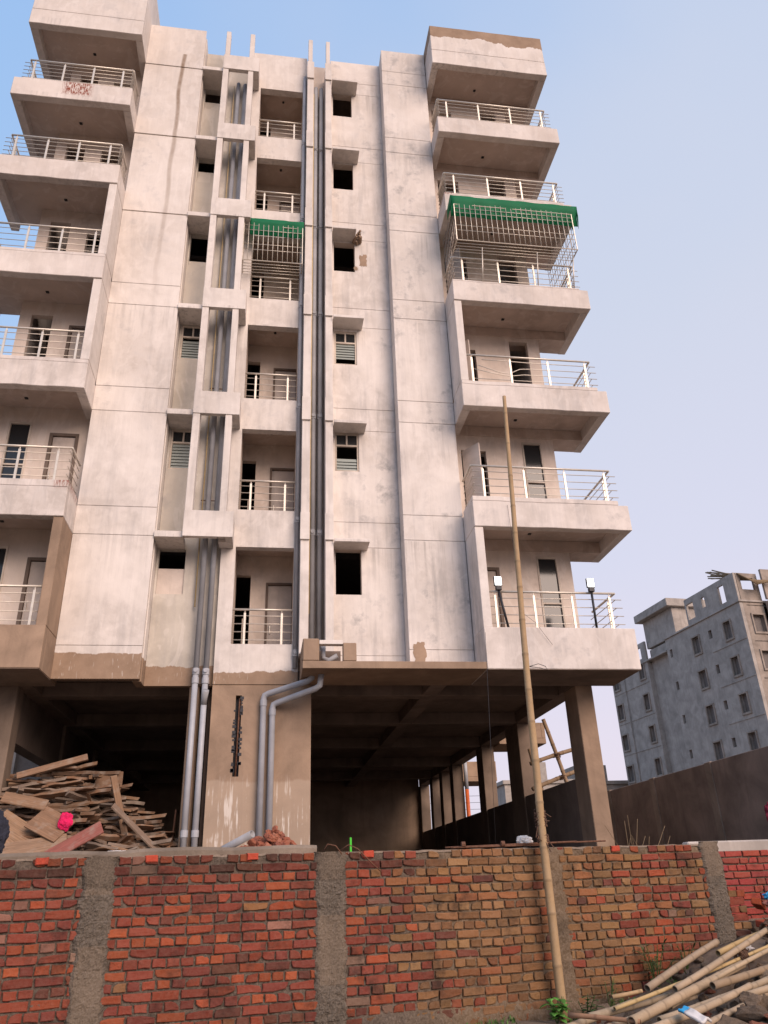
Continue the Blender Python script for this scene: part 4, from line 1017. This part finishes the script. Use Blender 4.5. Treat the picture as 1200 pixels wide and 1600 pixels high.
# ================================================================ bamboo lying at bottom right
heap = [
 ((3.72, 8.3, -.99), (4.86, 8.9, -.67), .047, 'grey bamboo pole lying nearest the brick wall with its cut end up', (.36, .27, .185)),
 ((3.16, 7.8, -1.07), (5.6, 8.7, -.64), .024, 'thin yellow bamboo pole lying across the middle of the heap', (.52, .37, .17)),
 ((3.81, 7.9, -.96), (5.42, 8.7, -.53), .040, 'pale bamboo pole on top of the heap with its hollow end towards the middle', (.40, .30, .20)),
 ((3.09, 7.3, -1.10), (4.76, 8.3, -.83), .056, 'thickest bamboo pole running through the heap at bottom right', (.42, .31, .20)),
 ((3.29, 7.2, -1.09), (5.3, 8.1, -.83), .043, 'long curved bamboo pole in front of the thickest one', (.41, .31, .205)),
 ((3.06, 6.9, -1.10), (4.39, 7.6, -.93), .042, 'front bamboo pole of the heap above the rubble', (.42, .315, .21)),
 ((2.69, 7.7, -1.08), (3.16, 7.28, -1.10), .028, 'short orange brown bamboo pole pointing left out of the heap', (.34, .18, .10)),
 ((2.91, 7.8, -1.12), (3.87, 8.1, -1.03), .046, 'grey bamboo pole at the left end of the heap, half covered', (.36, .28, .19)),
 ((2.60, 7.6, -1.17), (3.46, 8.1, -1.07), .044, 'bamboo pole lowest on the ground at the left of the heap', (.39, .30, .20)),
 ((3.31, 8.2, -1.03), (3.64, 8.25, -1.0), .026, 'short bamboo offcut lying near the wall behind the heap', (.46, .31, .16)),
 ((4.09, 7.72, -.93), (5.4, 8.3, -.80), .046, 'dull brown bamboo pole wedged between the thick poles', (.30, .21, .13)),
 ((3.5, 7.0, -1.13), (4.9, 7.75, -.93), .034, 'slim grey bamboo pole low at the front of the heap', (.37, .28, .19)),
 ((3.35, 7.55, -1.10), (4.55, 8.25, -.90), .036, 'shadowed bamboo pole under the thickest one', (.33, .25, .165)),
 ((3.62, 7.65, -1.06), (5.2, 8.45, -.72), .030, 'slim pale bamboo pole beside the hollow ended one', (.45, .34, .22)),
 ((2.75, 7.35, -1.17), (4.0, 7.9, -1.02), .038, 'weathered bamboo pole at the front left of the heap', (.38, .29, .2)),
 ((4.25, 7.45, -.98), (5.5, 7.95, -.86), .038, 'bamboo pole at the right edge above the big rubble lumps', (.40, .30, .2)),
 ((4.6, 8.45, -.74), (5.9, 9.0, -.50), .040, 'bright yellow bamboo pole at the right edge under the rope lashing', (.50, .34, .15)),
]
for i, (a, b_, r, lab, col) in enumerate(heap):
    t = thing('bamboo_pole', lab, 'bamboo pole', a, 'bamboo poles heaped at the foot of the wall')
    bamboo('culm', t, [a, b_], r*.76, r*.66, col=col, seed=i+11, n=12, node=.26)
    if i == 2: rope(t, (5.33, 8.655, -.555), Vector(b_)-Vector(a), .055, 5, .12, 5)
    if i == 1: rope(t, (4.83, 8.42, -.765), Vector(b_)-Vector(a), .045, 5, .12, 6)

# ================================================================ rubble, plants and litter in the foreground
def stone_mesh(name, seed, r, flat=.7, col=(.20, .15, .11), blocky=.5):
    bm = bmesh.new(); bmesh.ops.create_icosphere(bm, subdivisions=3, radius=1)
    rr = random.Random(seed); sc_ = (rr.uniform(.8, 1.3), rr.uniform(.7, 1.1), flat*rr.uniform(.7, 1.1))
    for v in bm.verts:
        c = v.co.normalized(); m_ = max(abs(c.x), abs(c.y), abs(c.z)); q = c*(1-blocky)+c/m_*.78*blocky
        q *= 1+.22*noise.noise((c.x*1.7+seed, c.y*1.7, c.z*1.7))+.16*abs(noise.noise((c.x*3.1, c.y*3.1+seed, c.z*3.1)))+.10*noise.noise((c.x*7, c.y*7+seed, c.z*7))
        v.co = Vector((q.x*sc_[0], q.y*sc_[1], q.z*sc_[2]))*r
    me = bpy.data.meshes.new(name); bm.to_mesh(me); bm.free()
    ca = me.color_attributes.new('tint', 'FLOAT_COLOR', 'POINT'); ca.data.foreach_set('color', [*col, 1]*len(me.vertices))
    me.materials.append(M['stone']); return me
kinds = [stone_mesh('stone', i, 1, col=c, blocky=b_) for i, (c, b_) in enumerate([((.17, .115, .075), .5), ((.22, .16, .11), .6), ((.12, .085, .06), .4), ((.28, .085, .045), .9), ((.19, .13, .085), .7), ((.26, .20, .15), .8)])]
def put(me, name, x, y, z, s_, rot, label, cat, group):
    o = bpy.data.objects.new(name, me); COL.objects.link(o); o.location = (x, y, z+E); o.scale = (s_,)*3 if not isinstance(s_, tuple) else s_; o.rotation_euler = rot
    return tag(o, label, cat, group)
rr = random.Random(5)
big = [(3.62, 7.0, .11, 1), (3.85, 7.05, .13, 0), (4.10, 7.15, .12, 2), (4.28, 7.4, .16, 4), (4.55, 7.1, .14, 0), (3.5, 6.75, .10, 2), (3.95, 6.8, .12, 3), (4.2, 6.95, .10, 3), (4.75, 7.5, .15, 4), (5.0, 7.3, .16, 0), (3.85, 7.42, .09, 2), (4.45, 7.72, .10, 4), (3.7, 6.6, .12, 4), (4.4, 6.8, .13, 2), (4.62, 7.4, .09, 5), (4.0, 7.4, .08, 0), (4.9, 7.75, .11, 2), (5.2, 7.7, .13, 4)]
for x, y, s_, k in big:
    put(kinds[k], 'rubble_stone', x, y, ground_h(x, y)+s_*.30, s_, (rr.uniform(-.5, .5), rr.uniform(-.5, .5), rr.uniform(0, 6)), 'large lump of rubble at bottom right below the bamboo heap', 'stone', 'large rubble lumps')
for i in range(150):
    x = rr.uniform(3.0, 6.8); y = wallY(x)-rr.uniform(.05, 2.4)
    if x > 5.6: y = rr.uniform(7.2, 10.1)
    s_ = rr.uniform(.03, .085)
    put(kinds[rr.randrange(6)], 'rubble_stone', x, y, ground_h(x, y)+s_*.3, s_, (rr.uniform(-1, 1), rr.uniform(-1, 1), rr.uniform(0, 6)), 'small loose stone scattered on the earth around the bamboo heap', 'stone', 'small scattered stones')
for i, (x, y, z, rz, c) in enumerate([(5.75, 9.35, -.55, .3, 0), (6.0, 9.15, -.52, 1.2, 1), (6.15, 9.5, -.42, .1, 0), (5.95, 9.75, -.36, .8, 1)]):
    mb = MB().box(-.115, .115, -.055, .055, -.036, .036, RED[c]); o = mb.build('loose_brick', 'brick', None, .006, tint=True)
    o.data.transform(Matrix.Translation((0, 0, -E))); o.location = (x, y, max(z, ground_h(x, y)+.04)+E); o.rotation_euler = (.15, .1*i, rz)
    tag(o, 'loose red brick on the mound at the right end of the wall', 'brick', 'loose bricks on the mound')
def crumple(name, mat, loc, size, seed, lab, cat, flat=.5):
    bm = bmesh.new(); bmesh.ops.create_icosphere(bm, subdivisions=5, radius=1)
    for v in bm.verts:
        c = v.co.copy(); f = 1+.30*noise.noise((c.x*2+seed, c.y*2, c.z*2))+.16*abs(noise.noise((c.x*5, c.y*5, c.z*5+seed)))-.16*abs(noise.noise((c.x*3.3+seed, c.y*9, c.z*2.2)))**.6+.05*noise.noise((c.x*14, c.y*14, c.z*14+seed))
        v.co = Vector((c.x*size[0], c.y*size[1], c.z*size[2]))*f
    me = bpy.data.meshes.new(name); bm.to_mesh(me); bm.free(); me.materials.append(M[mat])
    o = bpy.data.objects.new(name, me); COL.objects.link(o); o.location = (loc[0], loc[1], loc[2]+E); return tag(o, lab, cat)
# white sack with a blue band at the very bottom
sk = thing('plastic_sack', 'white and blue plastic sack lying on the rubble at bottom right', 'sack', (3.5, 6.85, -1.2))
for nm, mt, y0, y1 in (('sack_body', 'sack', 0, .30), ('blue_band', 'blue', -.10, .0)):
    mb = MB(); nu, nv = 12, 8
    for i in range(nu+1):
        for j in range(nv+1):
            u_ = -.075+.15*i/nu; vv = (y0+(y1-y0)*j/nv)*.55
            mb.v.append((3.42+.5*vv+.75*u_, 6.92-.75*vv+.4*u_, -1.03-.30*vv+.05*math.cos(u_*11)+.028*noise.noise((u_*14, vv*9, 3)))); mb.t.append((1, 1, 1))
    for i in range(nu):
        for j in range(nv): mb.f.append((i*(nv+1)+j, (i+1)*(nv+1)+j, (i+1)*(nv+1)+j+1, i*(nv+1)+j+1))
    o = mb.build(nm, mt, sk, smooth=True); md = o.modifiers.new('thick', 'SOLIDIFY'); md.thickness = .02
crumple('plastic_wrapper', 'blue', (6.05, 9.6, -.28), (.10, .08, .05), 3, 'faded blue plastic wrapper in the litter behind the wall end', 'wrapper')
crumple('plastic_wrapper', 'redboard', (6.0, 9.35, -.34), (.20, .12, .05), 8, 'reddish plastic wrapper in the litter right of the wall end', 'wrapper')
crumple('plastic_wrapper', 'sack', (5.0, 8.7, -.72), (.12, .08, .04), 21, 'white scrap of plastic beside the foot of the last pier', 'wrapper')

def leaf(mb, base, dirv, L, W, col, droop=.3, n=5):
    d = Vector(dirv).normalized(); side = d.cross(Vector((0, 0, 1))).normalized(); o = len(mb.v)
    for i in range(n+1):
        t = i/n; p_ = Vector(base)+d*L*t+Vector((0, 0, -droop*L*t*t)); w = W*math.sin(math.pi*min(1, t*.92+.06))**.8
        for s_ in (-1, 0, 1): mb.v.append(tuple(p_+side*w*s_+Vector((0, 0, .18*w*abs(s_))))); mb.t.append(col)
    for i in range(n):
        for k2 in (0, 1): mb.f.append((o+i*3+k2, o+i*3+k2+1, o+(i+1)*3+k2+1, o+(i+1)*3+k2))
def plant(lab, x, y, h, nst, nl, seed, col=(.05, .15, .025), L=.10, W=.028, single=True, spread=.4):
    r = random.Random(seed); z0 = ground_h(x, y)-.02; t = thing('leafy_plant', lab, 'plant', (x, y, z0))
    stm = MB()
    for s_ in range(nst):
        top = Vector((x+r.uniform(-spread, spread)*h, y-abs(r.uniform(0, spread))*h, z0+h*r.uniform(.6, 1.05))); b0 = Vector((x, y, z0)); mid = b0.lerp(top, .5)+Vector((0, 0, .05*h))
        stm.tube([b0, mid, top], [.006, .005, .003], 5, tint=(.06, .11, .03))
        for i in range(nl):
            tt = .3+.7*i/nl; p_ = b0.lerp(top, tt); an = r.uniform(0, 6.28); f = r.uniform(.7, 1.35)
            mb = MB(); leaf(mb, p_, (math.cos(an), math.sin(an)-.25, r.uniform(.1, .7)), L*r.uniform(.6, 1.15), W*r.uniform(.7, 1.1), tuple(c*f for c in col), r.uniform(.1, .5))
            o = mb.build('leaf', 'leaf', t, smooth=True, tint=True); o.modifiers.new('thick', 'SOLIDIFY').thickness = .0012
    stm.build('stem', 'leaf', t, tint=True)
plant('bright green leafy weed at the foot of the tall bamboo pole', 2.92, 8.72, .26, 6, 7, 1, col=(.07, .22, .03), L=.12, W=.034)
plant('dark green leafy weed just right of the tall bamboo pole', 3.28, 8.85, .26, 5, 6, 2, col=(.03, .09, .022), L=.09, W=.026)
plant('drooping weed with long thin leaves growing against the brick wall', 4.22, 9.16, .50, 7, 5, 3, col=(.055, .085, .025), L=.20, W=.012, spread=.45)
plant('thin weed with narrow leaves behind the bamboo poles', 4.62, 9.22, .34, 4, 4, 4, col=(.06, .085, .025), L=.17, W=.010)
plant('sparse weed low on the wall between pole and bamboo heap', 3.62, 9.05, .30, 4, 4, 5, col=(.05, .08, .025), L=.14, W=.010)
gm = MB(); r = random.Random(9)
for i in range(700):
    x = r.uniform(-.8, 4.6); y = wallY(x)-.04-abs(r.gauss(0, .12)); 
    if noise.noise((x*1.6, 0, 0)) < -.05: continue
    z = ground_h(x, y)-.02; an = r.uniform(0, 6.28); h = r.uniform(.03, .12); f = r.uniform(.6, 1.3)
    leaf(gm, (x, y, z), (math.cos(an)*.4, math.sin(an)*.4, 1), h, r.uniform(.004, .012), (.06*f, .14*f, .025*f), .3, 3)
tag(struct(gm.build('grass', 'leaf', smooth=True, tint=True), 'stuff'), 'low green grass and weeds along the foot of the brick wall', 'grass')
# dry twigs behind the wall near the right column
tw = thing('dry_twigs', 'tuft of dry twigs behind the wall beside the right stilt column', 'twigs', (6.3, 13.2, .12))
r = random.Random(4); mb = MB()
for i in range(11):
    x = 5.75+r.random()*.8; y = 12.8+r.random()*.5; mb.tube([(x, y, .1), (x+r.uniform(-.5, .5), y+r.uniform(-.2, .2), .5+r.random()*.4)], .005, 4)
struct(mb.build('twigs', 'dry', tw), 'stuff')

# ================================================================ on top of the wall and in the yard
for i, (a, b_, lab) in enumerate([((1.95, wallY(2)+.10, .335), (3.55, wallY(3.5)+.08, .37), 'upper rusty steel rod lying along the top of the brick wall'), ((2.0, wallY(2)+.05, .33), (3.2, wallY(3.2)+.10, .345), 'lower rusty steel rod lying along the top of the brick wall'), ((2.6, wallY(2.6)+.15, .35), (3.95, wallY(3.9)+.12, .372), 'rusty steel rod reaching past the tall bamboo pole on the wall')]):
    tag(tubeobj('steel_rod', 'rust', None, [a, b_], .010, 6), lab, 'steel rod')
for x, lab in ((2.15, 'left round nut of rusty steel on the wall top rods'), (2.62, 'right round nut of rusty steel on the wall top rods')):
    tag(MB().tube([(x-.02, wallY(x)+.06, .36), (x+.02, wallY(x)+.06, .36)], .03, 10).build('steel_nut', 'rust'), lab, 'nut')
crumple('plastic_bag', 'sack', (2.92, wallY(2.9)+.16, .39), (.09, .06, .055), 5, 'crumpled white plastic bag on top of the wall left of the pole', 'bag')
tag(MB().box(.895, .915, wallY(.9)-.02+.12, wallY(.9)+.12, .31, .45).build('plastic_stick', 'leaf', None, .003, tint=True), 'small bright green stick standing on the wall top', 'stick')
bpy.data.objects['plastic_stick'].data.color_attributes['tint'].data.foreach_set('color', [.05, .55, .03, 1]*len(bpy.data.objects['plastic_stick'].data.vertices))
for i, s_ in enumerate((-2.05, -1.1, -.15, 1.05, 4.05)):      # spalled bright bricks on the top course
    mb = MB(); brick(mb, s_, s_+.11, TOP-.03, .06, 0, random.Random(i), col=(.40, .055, .028), base=.012); mb.build('brick', 'brick', BW, tint=True)
# heap of broken bricks in front of the centre wall
r = random.Random(12)
bkm = [stone_mesh('broken_brick', 40+i, 1, flat=.75, col=c, blocky=.92) for i, c in enumerate([(.44, .13, .07), (.40, .11, .06), (.48, .17, .10), (.30, .085, .055)])]
for i in range(130):
    t = r.gauss(0, .46); x = .12+t; y = 14.75+r.gauss(0, .24); hmax = .54*math.exp(-(t/.5)**2)*math.exp(-((y-14.75)/.4)**2)
    put(bkm[r.randrange(4)], 'broken_brick', x, y, .40+hmax*r.uniform(.3, 1)+.02, r.uniform(.055, .10), (r.uniform(-1, 1), r.uniform(-1, 1), r.uniform(0, 6)), 'broken orange red brick piece heaped before the brown centre wall', 'brick', 'heap of broken bricks')
lp = MB(); a, b_ = Vector((-.70, 14.6, .60)), Vector((-.17, 14.15, .83)); lp.tube([a, a.lerp(b_, .12), b_], [.056, .062, .062], 16, caps=False)
o = lp.build('loose_pipe', 'pvc_new', None, smooth=True); o.modifiers.new('thick', 'SOLIDIFY').thickness = .006
o.data.materials[0] = M['pvc']; tag(o, 'short grey pipe lying tilted on the broken brick heap', 'pipe')

# ================================================================ heap of scrap planks in the parking storey
r = random.Random(21)
def plank_mesh(L, w, h, seed):
    rr_ = random.Random(seed); mb = MB(); n_ = 4; j = lambda v: rr_.uniform(-v, v)
    for i in range(n_+1):
        x = -L/2+L*i/n_; e = 1 if i not in (0, n_) else rr_.uniform(.75, 1)
        bow = .012*math.sin(i/n_*math.pi)*rr_.choice((-1, 1))
        for y, z in ((-w/2, -h/2), (w/2, -h/2), (w/2, h/2), (-w/2, h/2)): mb.v.append((x+(j(.04) if i in (0, n_) else 0), y*e+j(.004), z+bow-E)); mb.t.append((1, 1, 1))
    for i in range(n_):
        for k2 in range(4): mb.f.append((i*4+k2, i*4+(k2+1) % 4, (i+1)*4+(k2+1) % 4, (i+1)*4+k2))
    mb.f += [(3, 2, 1, 0), tuple(n_*4+q for q in range(4))]
    o = mb.build('plank', 'plank', None, .003); me = o.data; bpy.data.objects.remove(o); return me
pms = [plank_mesh(L, w, h, i) for i, (L, w, h) in enumerate([(1.0, .12, .04), (.8, .14, .045), (1.2, .10, .06), (.6, .17, .035), (.85, .10, .065), (.9, .24, .028), (.5, .13, .05), (.5, .28, .025), (.7, .09, .05)])]
def heap_h(x, y):
    a = 1.80*math.exp(-((x+3.75)/1.1)**2) + .85*math.exp(-((x+5.0)/.8)**2) + .55*math.exp(-((x+2.4)/.8)**2)
    return a*max(0, min(1, (y-14.7)/1.5))*max(.25, 1-max(0, y-16.9)/2.5)
cnt = 0
for i in range(3000):
    if cnt >= 299: break
    x = r.uniform(-5.6, -1.6); y = r.uniform(15.0, 18.3); H = heap_h(x, y)
    if H < .05: continue
    f = r.random(); z = YARD+.03+H*(1-.32*f*f)
    yaw = r.gauss(.08, .28) if r.random() < .72 else r.uniform(-1.5, 1.5)
    o = bpy.data.objects.new('plank', pms[r.randrange(len(pms))]); COL.objects.link(o)
    o.location = (x, y, z+E); o.rotation_euler = (r.gauss(-.12, .30), r.gauss(0, .14), yaw); cnt += 1
    part = 'upper part' if z > 1.75 else ('left side' if x < -4.3 else ('dim right side' if x > -2.9 else 'middle'))
    tag(o, 'rough brown scrap plank in the %s of the heap under the building' % part, 'plank', 'scrap planks in the %s of the heap' % part)
core = MB()                              # splinters and offcuts filling the inside of the heap
for i in range(600):
    x = r.uniform(-5.4, -1.8); y = r.uniform(15.3, 18.0); H = heap_h(x, y)*.86
    if H < .08: continue
    z = YARD+H*r.random()**.6; L = r.uniform(.3, .8); an = r.gauss(.1, .4); dx, dy = math.cos(an)*L/2, math.sin(an)*L/2; tl = r.gauss(0, .06); w, h = r.uniform(.03, .06), r.uniform(.012, .025)
    px_, py_ = -math.sin(an)*w, math.cos(an)*w
    core.add([(x-dx-px_, y-dy-py_, z-tl-h), (x+dx-px_, y+dy-py_, z+tl-h), (x+dx+px_, y+dy+py_, z+tl-h), (x-dx+px_, y-dy+py_, z-tl-h), (x-dx-px_, y-dy-py_, z-tl+h), (x+dx-px_, y+dy-py_, z+tl+h), (x+dx+px_, y+dy+py_, z+tl+h), (x-dx+px_, y-dy+py_, z-tl+h)],
             [(0,3,2,1),(4,5,6,7),(0,1,5,4),(1,2,6,5),(2,3,7,6),(3,0,4,7)])
tag(struct(core.build('wood_offcuts', 'plank'), 'stuff'), 'small wood splinters and offcuts filling the plank heap', 'wood scrap')
# single boards one can pick out
def board(lab, x, y, z, w, h, t_, rot, mat, name='shuttering_board'):
    mb = MB().box(-w/2, w/2, -t_/2, t_/2, -h/2-E, h/2-E); o = mb.build(name, mat, None, .004); o.location = (x, y, z+E); o.rotation_euler = rot; return tag(o, lab, 'board')
board('square pale shuttering board tilted at the front left of the heap', -4.20, 14.95, 1.0, .72, .62, .03, (-.75, .55, .1), 'plywood')
board('square brown shuttering board tilted beside the pink cloth', -3.62, 15.0, 1.12, .62, .55, .03, (-.8, .45, -.2), 'plywood')
board('wide pale board lying in front of the heap', -3.75, 14.72, .72, 1.0, .42, .03, (-.7, -.15, .2), 'plywood')
board('red and white stained plank lying diagonally at the front', -3.10, 14.6, .80, .95, .26, .03, (-.6, -.50, .0), 'redboard', 'stained_plank')
board('small brown board standing at the left edge of the heap', -4.85, 15.3, 1.25, .45, .40, .03, (-.6, -.5, .2), 'plywood')
board('flat board with a ragged edge on the left shoulder of the heap', -4.15, 15.2, 1.52, .75, .30, .03, (-.9, .2, .15), 'plywood')
board('long plank leaning down the right side of the heap', -2.05, 15.4, .86, 1.7, .16, .035, (-.9, .72, .35), 'plank', 'leaning_plank')
board('narrow plank standing steeply against the right of the heap', -2.55, 15.6, 1.25, 1.5, .12, .04, (-.3, 1.28, .2), 'plank', 'leaning_plank')
board('long beam sloping at the very top of the heap', -3.95, 15.95, 2.20, 1.25, .12, .06, (-.3, -.28, .1), 'plank', 'leaning_plank')
board('dark board standing edgewise at the top right of the heap', -2.95, 16.2, 1.98, .50, .30, .04, (-.15, 0, .2), 'plank')
board('thin upright rusty strip beside the pipes in the dark', -1.72, 16.6, .95, .03, 1.0, .03, (0, .05, 0), 'rust', 'upright_strip')
o = crumple('pink_cloth', 'pink', (-3.36, 14.93, 1.15), (.12, .08, .14), 2, 'bright pink cloth lying on the plank heap', 'cloth')
crumple('plastic_bag', 'sack', (-2.42, 14.7, .60), (.20, .10, .06), 14, 'crumpled white and orange plastic bag at the right foot of the plank heap', 'bag')
crumple('plastic_bag', 'pvc_o', (-2.36, 14.66, .56), (.16, .09, .035), 17, 'orange plastic scrap under the white bag by the plank heap', 'bag')
crumple('edge_shape', 'navy', (-2.80, 9.3, .60), (.14, .10, .22), 11, 'dark unidentified shape at the left edge on the wall', 'cloth')  # unidentified dark shape, modelled as a plain crumpled lump
mr = crumple('edge_shape', 'maroon', (8.52, 13.0, .86), (.10, .08, .18), 6, 'maroon cloth at the right edge in front of the compound wall', 'cloth')
tag(tubeobj('cloth_post', 'dry', None, [(8.52, 13.0, .1), (8.52, 13.02, .72)], .02, 6), 'short stake under the maroon cloth at the right edge', 'stake')
# overhead wires far away
for i, z in enumerate((4.2, 4.9, 5.6)):
    mb = MB().tube([(-40+10*q, 90, z+3+.05*(q-6)**2) for q in range(13)], .02, 4)
    tag(mb.build('overhead_wire', 'iron'), ('lowest', 'middle', 'highest')[i]+' thin overhead wire far behind the parking storey', 'wire')
